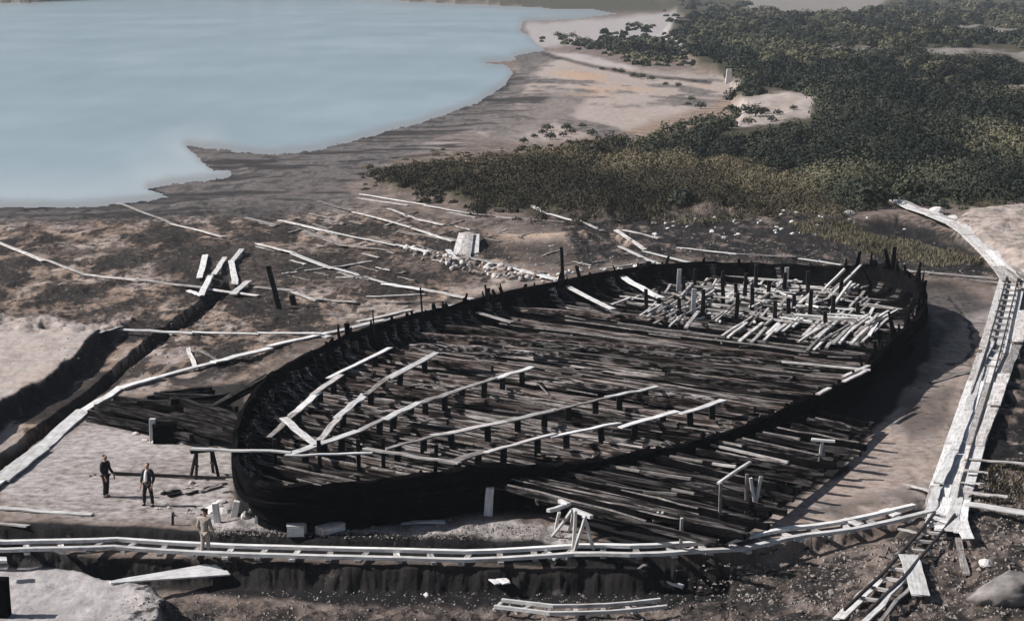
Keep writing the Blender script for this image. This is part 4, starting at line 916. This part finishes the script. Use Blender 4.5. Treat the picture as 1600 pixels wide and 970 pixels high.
# ------------------------------------------------------------------ railway tracks
def off_path(pts, d):
    r = []
    for i, p in enumerate(pts):
        t_ = (pts[min(i+1, len(pts)-1)]-pts[max(i-1, 0)]); t_.z = 0; t_.normalize(); r.append(p+Vector((-t_.y, t_.x, 0))*d)
    return r
def resample(pts, step):
    out = [pts[0].copy()]; acc = 0
    for a, b2 in zip(pts[:-1], pts[1:]):
        L = (b2-a).length; q = step-acc
        while q < L: out.append(a.lerp(b2, q/L)); q += step
        acc = L-(q-step)
    return out
def track(label, px, gauge, rail_w, rail_h, rail_m, slp_w, slp_len, slp_m, spacing, lift, cat='railway track', jitter=.15, name='railway_track', sm=4, flat=False):
    pts = [P(*q) for q in px]
    if flat:
        z0, z1, n = pts[0].z, pts[-1].z, len(px)-1
        pts = [Q(q[0], q[1], z0+(z1-z0)*i/n) for i, q in enumerate(px)]
    pts = resample(pts, 1.0)
    zs = [p.z for p in pts]; n = len(zs)
    for i, p in enumerate(pts): p.z = sum(zs[max(0, i-sm):i+sm+1])/len(zs[max(0, i-sm):i+sm+1])+lift
    if not flat:
        zm = [max([p.z]+[hgt(q.x, q.y)-.02 for q in (l, r_)]) for p, l, r_ in zip(pts, off_path(pts, gauge/2), off_path(pts, -gauge/2))]
        for i, p in enumerate(pts): p.z = max(p.z, sum(zm[max(0, i-2):i+3])/len(zm[max(0, i-2):i+3]))
    root = empty(name, pts[0]); tag(root, label, cat); RL = root.location.copy()
    for s_ in (-1, 1):
        bm = bmesh.new(); sweep_into(bm, [p-RL+Vector((0, 0, rail_h/2+.1)) for p in off_path(pts, s_*gauge/2)], rail_w, rail_h, .006); link('rail', bm_mesh(bm, 'rail'), M[rail_m], root)
    sl_ = resample(pts, spacing); k = 0
    for i, p in enumerate(sl_[:-1]):
        if k >= 100: break
        t_ = (sl_[i+1]-p).normalized(); nn = Vector((-t_.y, t_.x, 0)).normalized(); an = random.gauss(0, jitter); nn = Matrix.Rotation(an, 3, 'Z') @ nn; L = slp_len*random.uniform(.9, 1.2)/2
        bar('sleeper', p-nn*L+Vector((0, 0, .04)), p+nn*L+Vector((0, 0, .04)), slp_w, .1, M[slp_m], root, 1, .01); k += 1
    return root
track('pale narrow railway running along its black foreground bank and curving up to the junction', [(-120, 862), (0, 862), (180, 865), (350, 870), (500, 874), (720, 879), (900, 882), (1000, 880), (1080, 874), (1150, 864), (1230, 849), (1310, 833), (1380, 818), (1450, 802)], 1.0, .24, .12, 'white', .22, 1.2, 'pale', 1.25, .12)
track('loose ladder-like section of track lying at the bottom of the picture', [(778, 961), (870, 959), (960, 956), (1052, 953)], .75, .12, .12, 'white', .15, .8, 'pale', .95, .06, 'track section')
track('dark-railed track running diagonally down from the junction to the bottom', [(1476, 815), (1455, 845), (1425, 880), (1395, 915), (1365, 945), (1325, 985)], .75, .07, .12, 'iron', .14, 1.0, 'pale', 1.15, .22, flat=True)
board_line([(1372, 908), (1312, 968)], .5, 'lying broad along the left of the diagonal track', '', ['white'], lift=.1)
board_line([(1414, 905), (1350, 980)], .3, 'lying along the right of the diagonal track', '', ['white'], lift=.1)
board_line([(1424, 915), (1368, 980)], .16, 'lying outermost right of the diagonal track', '', ['pale'], lift=.1)
board_line([(1378, 798), (1402, 806)], .4, 'lying crosswise left, short, above the curve end', '', ['white'], lift=.15)
board_line([(1317, 813), (1345, 821)], .4, 'lying crosswise over the middle of the curve', '', ['white'], lift=.15)
# causeway of boards carrying the upper track
cw = [(1480, 800), (1486, 770), (1497, 735), (1508, 700), (1522, 655), (1538, 605), (1553, 555), (1566, 505), (1577, 462), (1582, 440)]
track('dark-railed track on the pale plank causeway along the right side', cw, .75, .07, .12, 'iron', .15, 1.0, 'pale', 2.1, .26, jitter=.3, flat=True)
def causeway(px, wd, desc, end, lift, rows, m=('white', 'pale', 'white')):
    pts = [P(*q) for q in px]
    for i, (a, b2) in enumerate(zip(pts[:-1], pts[1:])):
        d = (b2-a).normalized(); s_ = Vector((-d.y, d.x, 0))
        for k in range(rows):
            of = (k-(rows-1)/2)*wd*1.04; za = Vector((0, 0, lift+random.uniform(0, .03)+(i % 2)*.03))
            o = bar('plank', a+s_*of+za-d*random.uniform(0, .4), b2+s_*of+za+d*random.uniform(0, .4), wd, .07, M[random.choice(m)], None, 3, .015)
            row = ['left', 'centre left', 'centre right', 'right'][k] if rows == 4 else (['left', 'middle', 'right'][k] if rows == 3 else '')
            tag(o, f'{row} row board, {ORD[i]} from {end} of {desc}', 'plank', 'boards of '+desc)
cw2 = [cw[0], cw[1], cw[3], cw[5], cw[6], cw[7], cw[9]]
causeway(cw2[::-1], .42, 'the right-hand causeway', 'the upper end', .16, 4)
cl = [(1455, 800), (1466, 762), (1490, 712), (1512, 650), (1532, 580), (1548, 540)]
for i, (a, b2) in enumerate(zip(cl[:-1], cl[1:])):
    o = lie(a, b2, .4, .09, M['white'], 'plank', lift=.2+(i % 2)*.05); tag(o, f'white edge board, {ORD[i]} from the junction along the left of the causeway', 'plank', 'edge boards left of the causeway')
crr = [(1530, 700), (1552, 640), (1570, 590), (1590, 540), (1600, 490)]
for i, (a, b2) in enumerate(zip(crr[:-1], crr[1:])):
    o = lie(a, b2, .45 if i % 2 == 0 else .6, .08, M['pale'], 'plank', lift=.22+(i % 2)*.05); tag(o, f'pale edge board, {ORD[i]} from the bottom along the right of the causeway', 'plank', 'edge boards right of the causeway')
# junction platform
for i, (a, b2, wd) in enumerate((((1455, 826), (1470, 780), .5), ((1470, 832), (1484, 782), .5), ((1486, 836), (1496, 784), .5), ((1500, 838), (1507, 786), .45), ((1448, 812), (1500, 822), .3))):
    o = lie(a, b2, wd, .07, M['white'], 'plank', lift=.12+.02*i); tag(o, f'white platform board at the railway junction, {ORD[i]} from the left' if i < 4 else 'white platform board laid crosswise at the railway junction', 'plank', 'boards of the junction platform')
up = [(1582, 445), (1566, 424), (1545, 400), (1518, 374), (1490, 354), (1460, 342), (1430, 332), (1403, 319)]
causeway(up, .5, 'the causeway by the sand mound', 'the bottom', .3, 3, ('pale', 'pale', 'white'))
up2 = [(1575, 470), (1600, 455), (1625, 440)]
for i, (x, y) in enumerate(((1572, 432), (1582, 428), (1592, 424), (1598, 436), (1588, 444))):
    o = lie((x-9, y-6), (x+9, y+9), .22, .12, M['grey'], 'sleeper', lift=.3); tag(o, 'dark sleeper lying loose at the bend by the sand mound', 'sleeper', 'loose sleepers by the sand mound')

# ------------------------------------------------------------------ people
def skin_obj(name, verts, edges, m, parent, root_i=0, sub=2):
    me = bpy.data.meshes.new(name); me.from_pydata([v[:3] for v in verts], edges, []); me.update()
    o = link(name, me, m, parent); mod = o.modifiers.new('skin', 'SKIN'); mod.use_smooth_shade = True
    sv = me.skin_vertices[0].data
    for i, v in enumerate(verts): r = v[3]; sv[i].radius = r if isinstance(r, tuple) else (r, r); sv[i].use_root = (i == root_i)
    s_ = o.modifiers.new('sub', 'SUBSURF'); s_.levels = sub; s_.render_levels = sub
    return o
def person(px, py, face, label, top, bottom, hat=None, stride=.16, arms=((-.05, .10), (.05, .1)), shirt=None, shoe='shoe', step=0.0, lift=0.0):
    """front is local -y; face turns it about z"""
    p = P(px, py, lift)+Vector((0, 0, lift)); root = empty('person', p); root.rotation_euler.z = face; tag(root, label, 'person')
    st = stride/2+.06
    hipL, hipR = (-.09, 0, .90), (.09, 0, .90)
    kneeL, kneeR = (-st*.8-.01, -.03-step*.5, .50), (st*.8+.01, -.02+step*.4, .50)
    ankL, ankR = (-st, 0.02-step, .09), (st, .03+step, .09)
    el = [(-.25, .02+arms[0][0], 1.13), (.25, .02+arms[1][0], 1.13)]; wr = [(-.24, -.06-arms[0][1], .90), (.24, -.06-arms[1][1], .90)]
    # body: one continuous skinned surface, with face and hands
    V = [(0, 0, .93, (.15, .10)), (0, .0, 1.10, (.13, .09)), (0, .01, 1.30, (.155, .10)), (0, .01, 1.42, (.12, .075)), (0, 0, 1.49, .052), (0, -.01, 1.545, (.062, .066)), (0, -.012, 1.61, (.078, .092)), (0, -.005, 1.685, (.07, .08)), (0, 0, 1.72, .035),
         (-.18, .01, 1.42, .058), (*el[0], .042), (*wr[0], .03), (wr[0][0], wr[0][1]-.03, wr[0][2]-.09, (.018, .04)),
         (.18, .01, 1.42, .058), (*el[1], .042), (*wr[1], .03), (wr[1][0], wr[1][1]-.03, wr[1][2]-.09, (.018, .04)),
         (*hipL, .085), (*kneeL, .058), (*ankL, .04), (ankL[0]-.01, ankL[1]-.14, .04, (.04, .03)),
         (*hipR, .085), (*kneeR, .058), (*ankR, .04), (ankR[0]+.01, ankR[1]-.14, .04, (.04, .03)), (0, -.108, 1.60, .016), (.082, 0, 1.605, .014), (-.082, 0, 1.605, .014)]
    E = [(0, 1), (1, 2), (2, 3), (3, 4), (4, 5), (5, 6), (6, 7), (7, 8), (3, 9), (9, 10), (10, 11), (11, 12), (3, 13), (13, 14), (14, 15), (15, 16), (0, 17), (17, 18), (18, 19), (19, 20), (0, 21), (21, 22), (22, 23), (23, 24), (6, 25), (6, 26), (6, 27)]
    for hnd, sx in ((12, -1), (16, 1)):
        hx, hy, hz = V[hnd][:3]
        for k, (dy, ln) in enumerate(((-.03, .07), (-.01, .085), (.012, .08), (.03, .062))):
            i = len(V); V += [(hx, hy+dy, hz-.035, .010), (hx-sx*.012, hy+dy-.008, hz-.035-ln, .008)]; E += [(hnd, i), (i, i+1)]
        i = len(V); V += [(hx-sx*.02, hy-.045, hz-.01, .011), (hx-sx*.025, hy-.065, hz-.05, .009)]; E += [(hnd, i), (i, i+1)]
    skin_obj('body', V, E, M['skin'], root, 0, 2)
    T = [(0, 0, .86, (.175, .13)), (0, 0, 1.10, (.155, .12)), (0, .01, 1.30, (.185, .13)), (0, .01, 1.42, (.145, .10)), (0, .0, 1.475, (.07, .07)),
         (-.2, .01, 1.415, .082), (*el[0], .066), (wr[0][0], wr[0][1]+.01, wr[0][2]+.03, .052), (.2, .01, 1.415, .082), (*el[1], .066), (wr[1][0], wr[1][1]+.01, wr[1][2]+.03, .052)]
    tp = skin_obj('jacket' if 'suit' in top or 'jacket' in top else 'shirt', T, [(0, 1), (1, 2), (2, 3), (3, 4), (3, 5), (5, 6), (6, 7), (3, 8), (8, 9), (9, 10)], M[top], root, 0, 2)
    B_ = [(0, 0, .95, (.15, .115)), (hipL[0], hipL[1], .86, .105), (*kneeL, .08), (ankL[0], ankL[1], .07, .068), (hipR[0], hipR[1], .86, .105), (*kneeR, .08), (ankR[0], ankR[1], .07, .068)]
    skin_obj('trousers', B_, [(0, 1), (1, 2), (2, 3), (0, 4), (4, 5), (5, 6)], M[bottom], root, 0, 2)
    for a in (ankL, ankR):
        skin_obj('shoe', [(a[0], a[1]+.05, .045, .05), (a[0], a[1]-.05, .045, .052), (a[0], a[1]-.16, .035, (.045, .035))], [(0, 1), (1, 2)], M[shoe], root, 0, 2)
    if shirt:
        skin_obj('shirt_front', [(-.02, -.10, .98, (.075, .05)), (-.02, -.115, 1.2, (.085, .05)), (-.01, -.095, 1.40, (.06, .045)), (0, -.055, 1.475, (.05, .03))], [(0, 1), (1, 2), (2, 3)], M['shirt'], tp, 0, 2)
    if hat == 'cap':
        skin_obj('cap', [(0, .01, 1.68, (.10, .105)), (0, .01, 1.735, (.09, .095)), (0, -.02, 1.675, (.085, .05)), (0, -.13, 1.655, (.06, .012))], [(0, 1), (0, 2), (2, 3)], M['hair'], root, 0, 2)
    else:
        skin_obj('hair', [(0, .035, 1.62, (.08, .07)), (0, .02, 1.685, (.084, .088)), (0, .0, 1.725, (.06, .065))], [(0, 1), (1, 2)], M['hair'], root, 0, 2)
    return root
person(166, 776, math.radians(62), 'person in a dark suit standing sideways on the pale floor, farthest left', 'suit', 'suit', stride=.05, arms=((-.02, .12), (-.02, .16)))
person(232, 790, math.radians(-22), 'person in a dark jacket open over a white shirt, legs apart', 'jacketgrey', 'suit', stride=.26, arms=((-.02, .06), (.04, .02)), shirt=True)
person(321, 868, math.radians(155), 'person in pale work clothes and dark cap walking on the railway', 'workwear', 'workwear', hat='cap', stride=.04, step=.12, lift=.2, arms=((-.05, .16), (.05, .05)))

# ------------------------------------------------------------------ vegetation
def leaf_mat(name, ca, cb, cc):
    m, t, b = mat(name)
    at = N(t, 'ShaderNodeAttribute', attribute_name='tone')
    t.links.new(ramp(t, at.outputs['Fac'], [(0, ca), (.5, cb), (1, cc)]), b.inputs['Base Color'])
    b.inputs['Roughness'].default_value = .8; b.inputs['Specular IOR Level'].default_value = .15
    return m
M['green'] = leaf_mat('scrub_leaves', (.014, .019, .014), (.040, .046, .031), (.125, .117, .072))
M['brown'] = leaf_mat('dry_scrub_leaves', (.022, .021, .015), (.055, .048, .031), (.15, .125, .08))
M['straw'] = leaf_mat('dry_grass_blades', (.06, .055, .035), (.125, .108, .07), (.21, .185, .13))
def leaf_mesh(name, centers, radii, heights, nper, lsize, tones, up=.55):
    """leaf-sized quads spread through low dome-shaped crowns"""
    n = len(centers); idx = np.repeat(np.arange(n), nper); K_ = len(idx)
    u = RNG.normal(size=(K_, 3)); u /= np.linalg.norm(u, axis=1)[:, None]; u[:, 2] = np.abs(u[:, 2])
    lump = 1+.35*np.sin(u[:, 0]*5+idx*1.7)*np.cos(u[:, 1]*6+idx*2.3)
    rr = RNG.uniform(.55, 1.0, K_)**.5*lump
    pos = centers[idx] + np.stack([u[:, 0]*radii[idx]*rr, u[:, 1]*radii[idx]*rr, u[:, 2]*heights[idx]*rr], -1)
    nr = RNG.normal(size=(K_, 3))*.42+u*up*1.9; nr /= np.linalg.norm(nr, axis=1)[:, None]
    a = np.cross(nr, RNG.normal(size=(K_, 3))); a /= np.linalg.norm(a, axis=1)[:, None]; b2 = np.cross(nr, a)
    s_ = (lsize[idx]*RNG.uniform(.6, 1.3, K_))[:, None]
    v = np.stack([pos-a*s_-b2*s_*.6, pos+a*s_-b2*s_*.6, pos+a*s_*.8+b2*s_*.7, pos-a*s_*.8+b2*s_*.7], 1).reshape(-1, 3)
    return quads(name, v, np.repeat(np.clip(tones[idx]+RNG.normal(0, .07, K_), 0, 1), 4))
def quads(name, v, tone):
    me = bpy.data.meshes.new(name); K4 = len(v)
    me.vertices.add(K4); me.vertices.foreach_set('co', v.astype(np.float32).ravel())
    me.loops.add(K4); me.loops.foreach_set('vertex_index', np.arange(K4, dtype=np.int32))
    me.polygons.add(K4//4); me.polygons.foreach_set('loop_start', np.arange(0, K4, 4, dtype=np.int32))
    me.update(calc_edges=True)
    at = me.attributes.new('tone', 'FLOAT', 'POINT'); at.data.foreach_set('value', tone.astype(np.float32))
    return me
def sample_poly(poly, n, holes=()):
    p = np.array(poly, float); out = []
    while len(out) < n:
        x = RNG.uniform(p[:, 0].min(), p[:, 0].max(), n*2); y = RNG.uniform(p[:, 1].min(), p[:, 1].max(), n*2)
        k = sdf(poly, x, y) > 0
        for h in holes: k &= sdf(h, x+RNG.normal(0, 5, len(x)), y+RNG.normal(0, 2, len(x))) < 0
        out += list(zip(x[k], y[k]))
    return np.array(out[:n])
clear = [[(1155, 170), (1215, 150), (1282, 163), (1290, 190), (1262, 212), (1190, 226), (1140, 232), (1110, 228), (1145, 200)], [(1430, 82), (1650, 82), (1720, 130), (1600, 126), (1560, 114), (1440, 108)], [(1140, 2), (1440, -4), (1330, 30), (1180, 26)], [(1565, 149), (1660, 147), (1660, 172), (1570, 170)], [(1280, 82), (1400, 84), (1400, 96), (1280, 95)], [(1100, 128), (1215, 131), (1208, 146), (1100, 146)], [(1500, 46), (1660, 52), (1660, 70), (1490, 62)]]
greenP = [(1056, 36), (1035, 60), (1066, 78), (1090, 100), (1120, 108), (1146, 134), (1156, 170), (1150, 190), (1100, 200), (1010, 224), (905, 240), (1000, 246), (1150, 250), (1240, 270), (1290, 300), (1330, 333), (1400, 316), (1480, 318), (1700, 322), (1900, 330), (1900, 4), (1000, 4), (1060, 15), (1076, 28)]
def crown_field(poly, n, r0, r1, hf, nleaf, lk, name, label, cat, mt, tone_s, holes=(), bias=0.0, edge=14):
    p = np.array(poly, float); out = []
    while len(out) < n:
        x = RNG.uniform(p[:, 0].min()-20, p[:, 0].max()+20, n); y = RNG.uniform(p[:, 1].min()-10, p[:, 1].max()+20, n)
        d = sdf(poly, x, y) + (fbm(x/30, y/14, tone_s+9, 3)-.5)*46
        k = RNG.random(n) < sstep(-edge, edge*1.3, d)
        for h in holes: k &= sdf(h, x+RNG.normal(0, 5, n), y+RNG.normal(0, 2, n)) < 0
        out += list(zip(x[k], y[k], d[k]))
    s_ = np.array(out[:n]); X, Y = U(s_[:, 0], s_[:, 1]); Z = np.array([hgt(a, b2) for a, b2 in zip(X, Y)])
    D = np.sqrt(X**2+Y**2); r = RNG.uniform(r0, r1, n)*(1+np.clip((D-350)/1200, 0, .7)); cl = fbm(X/14, Y/30, tone_s, 3)
    tone = np.clip((cl-.5)*2.8+.36+bias, 0, 1); r *= (.4+1.1*fbm(X/9, Y/18, tone_s+5, 2))*(.4+.6*sstep(-edge, 35, s_[:, 2]))
    me = leaf_mesh(name, np.stack([X, Y, Z-.1], -1), r, r*hf*RNG.uniform(.5, 1.5, n), nleaf, lk*np.clip(D/150, .8, 5.5), tone)
    o = link(name, me, M[mt]); tag(o, label, cat, kind='stuff')
crown_field(greenP, 5600, 1.1, 2.5, .8, 210, .085, 'scrub', 'dense dark green scrub covering the land right of the lake', 'scrub', 'green', 51, clear)
brownP = [(600, 268), (740, 252), (860, 238), (960, 228), (1010, 232), (1160, 252), (1260, 275), (1310, 310), (1320, 332), (1200, 332), (1100, 325), (1010, 342), (900, 338), (760, 326), (650, 300), (585, 278)]
crown_field(brownP, 3800, .5, 1.5, .75, 110, .06, 'scrub', 'brownish low scrub and reeds between the shore and the hull', 'scrub', 'brown', 61, (), -.1, 22)
crown_field([(900, 160), (1010, 62), (930, 50), (925, 72), (1000, 92), (1085, 104), (1060, 80), (1020, 52)], 1, .5, .6, .8, 10, .1, 'scrub', 'x', 'scrub', 'green', 70) if False else None
crown_field([(940, 55), (1000, 47), (1030, 60), (1070, 84), (1120, 100), (1080, 104), (1010, 98), (950, 80), (890, 66), (860, 58), (870, 55), (930, 66)], 330, .9, 1.9, .8, 40, .15, 'scrub', 'dark thicket on the pale sandy point by the lake', 'scrub', 'green', 71)
# dry grass: upright blades
def grass_field(name, label, poly, n, h0, h1, mt):
    s_ = sample_poly(poly, n); X, Y = U(s_[:, 0], s_[:, 1]); Z = np.array([hgt(a, b2) for a, b2 in zip(X, Y)])
    h = RNG.uniform(h0, h1, n); an = RNG.uniform(0, 6.3, n); wv = .02+.025*RNG.random(n); ln = RNG.normal(0, .35, (n, 2))*h[:, None]
    dx, dy = np.cos(an)*wv, np.sin(an)*wv
    p0 = np.stack([X-dx, Y-dy, Z-.03], -1); p1 = np.stack([X+dx, Y+dy, Z-.03], -1); p2 = np.stack([X+dx*.3+ln[:, 0], Y+dy*.3+ln[:, 1], Z+h], -1); p3 = np.stack([X-dx*.3+ln[:, 0], Y-dy*.3+ln[:, 1], Z+h], -1)
    me = quads(name, np.stack([p0, p1, p2, p3], 1).reshape(-1, 3), np.repeat(np.clip(fbm(X/3, Y/6, 81, 3)+RNG.normal(0, .15, n), 0, 1), 4))
    tag(link(name, me, M[mt]), label, 'grass', kind='stuff')
grass_field('dry_grass', 'yellowish dry grass on the bank behind the bow', [(1235, 348), (1325, 346), (1400, 376), (1500, 396), (1542, 414), (1470, 416), (1380, 402), (1300, 378), (1250, 366)], 9000, .08, .32, 'straw')
grass_field('dry_grass', 'tufts of dry grass on the slope left of the bank', [(990, 325), (1080, 318), (1200, 335), (1120, 352), (1020, 350)], 2600, .1, .3, 'straw')
grass_field('dry_grass', 'thin dry grass on the rough ground at the right edge', [(1520, 735), (1600, 715), (1660, 780), (1540, 790)], 1500, .05, .16, 'brown')
grass_field('dry_grass', 'thin dry grass among the brown scrub', brownP, 7000, .3, .8, 'brown')
# single bushes
protos = []
for i in range(5):
    nn = 260; me = leaf_mesh('foliage', np.zeros((1, 3))+np.array([[0, 0, .35]]), np.array([1.0]), np.array([1.0]), nn, np.array([.11]), np.array([.35+.06*i]), .5); me.materials.append(M['green']); protos.append(me)
bm = bmesh.new(); bar_into(bm, (0, 0, -.2), (.05, .02, .8), .12, .12, 2, .01, 0, .4)
for a in range(4): bar_into(bm, (0, 0, .2+.1*a), (math.cos(a*1.6)*.5, math.sin(a*1.6)*.5, .9), .05, .05, 1, .005, 0, .4)
stem_me = bm_mesh(bm, 'stem'); stem_me.materials.append(M['post'])
def bush(px, py, r, label, group):
    root = empty('bush', P(px, py)); tag(root, label, 'bush', group); root.scale = (r, r, r*.85); root.rotation_euler.z = random.uniform(0, 6.3)
    for nm, me in (('foliage', random.choice(protos)), ('stem', stem_me)):
        o = bpy.data.objects.new(nm, me); COL.objects.link(o); o.parent = root
for (x, y, r) in ((880, 62, 1.6), (895, 60, 1.5), (915, 72, 2.0), (928, 74, 1.6), (872, 58, 1.4), (950, 68, 2.0), (962, 80, 1.8), (905, 66, 1.3)): bush(x, y, r, 'dark bush in the sparse row on the far sandy point', 'bushes on the far sandy point')
for (x, y, r) in ((855, 204, .8), (848, 210, .6), (885, 204, .8), (893, 210, .7), (880, 214, .6), (910, 200, .6), (860, 218, .8), (925, 212, .7), (835, 216, .5), (818, 224, .6)): bush(x, y, r, 'small dark bush on the pale beach at the edge of the brown scrub', 'small bushes on the pale beach')
for (x, y, r) in ((1095, 170, .9), (1075, 166, .6), (1080, 158, .7), (1165, 176, 1.0), (1180, 182, 1.4), (1195, 178, .8), (1215, 180, .7), (1206, 190, .7), (1170, 195, .9), (1240, 172, .6)): bush(x, y, r, 'dark bush on the pale sandy clearing inside the scrub', 'bushes in the sandy clearing')
for (x, y, r) in ((990, 122, .9), (1002, 124, 1.0), (1018, 126, .8), (960, 112, .7), (970, 115, .9), (940, 110, .6), (1060, 136, .7), (1040, 134, .6)): bush(x, y, r, 'low dark bush in a line across the tan shore', 'bushes in a line on the tan shore')
bush(1065, 322, 1.3, 'round pale-lit bush at the lower edge of the brown scrub', None); bush(1360, 322, 1.9, 'dark bush just above the upper end of the causeway, left', None); bush(1420, 310, 1.8, 'dark bush right above the top end of the causeway', None)
# white marker by the shore track
p = P(1139, 130); o = bar('marker_stone', p, p+Vector((0, 0, 2.6)), 1.4, 1.2, M['stone'], taper=.6); tag(o, 'small white marker standing at the edge of the scrub by the shore', 'marker')

# ------------------------------------------------------------------ air
m = bpy.data.materials.new('haze_air'); m.use_nodes = True; t = m.node_tree; t.nodes.remove(t.nodes['Principled BSDF'])
pv = t.nodes.new('ShaderNodeVolumePrincipled'); pv.inputs['Color'].default_value = (.78, .86, .95, 1); pv.inputs['Density'].default_value = .00013
t.links.new(pv.outputs[0], [n for n in t.nodes if n.type == 'OUTPUT_MATERIAL'][0].inputs['Volume'])
bm = bmesh.new(); bmesh.ops.create_cube(bm, size=1); 
zlo, zhi = float(Hh.min())-1, max(CH+2, float(Hh.max())+3)
for v in bm.verts: v.co = Vector((v.co.x*24000, v.co.y*24000, zlo if v.co.z < 0 else zhi))
tag(link('haze', bm_mesh(bm, 'haze'), m), kind='stuff')
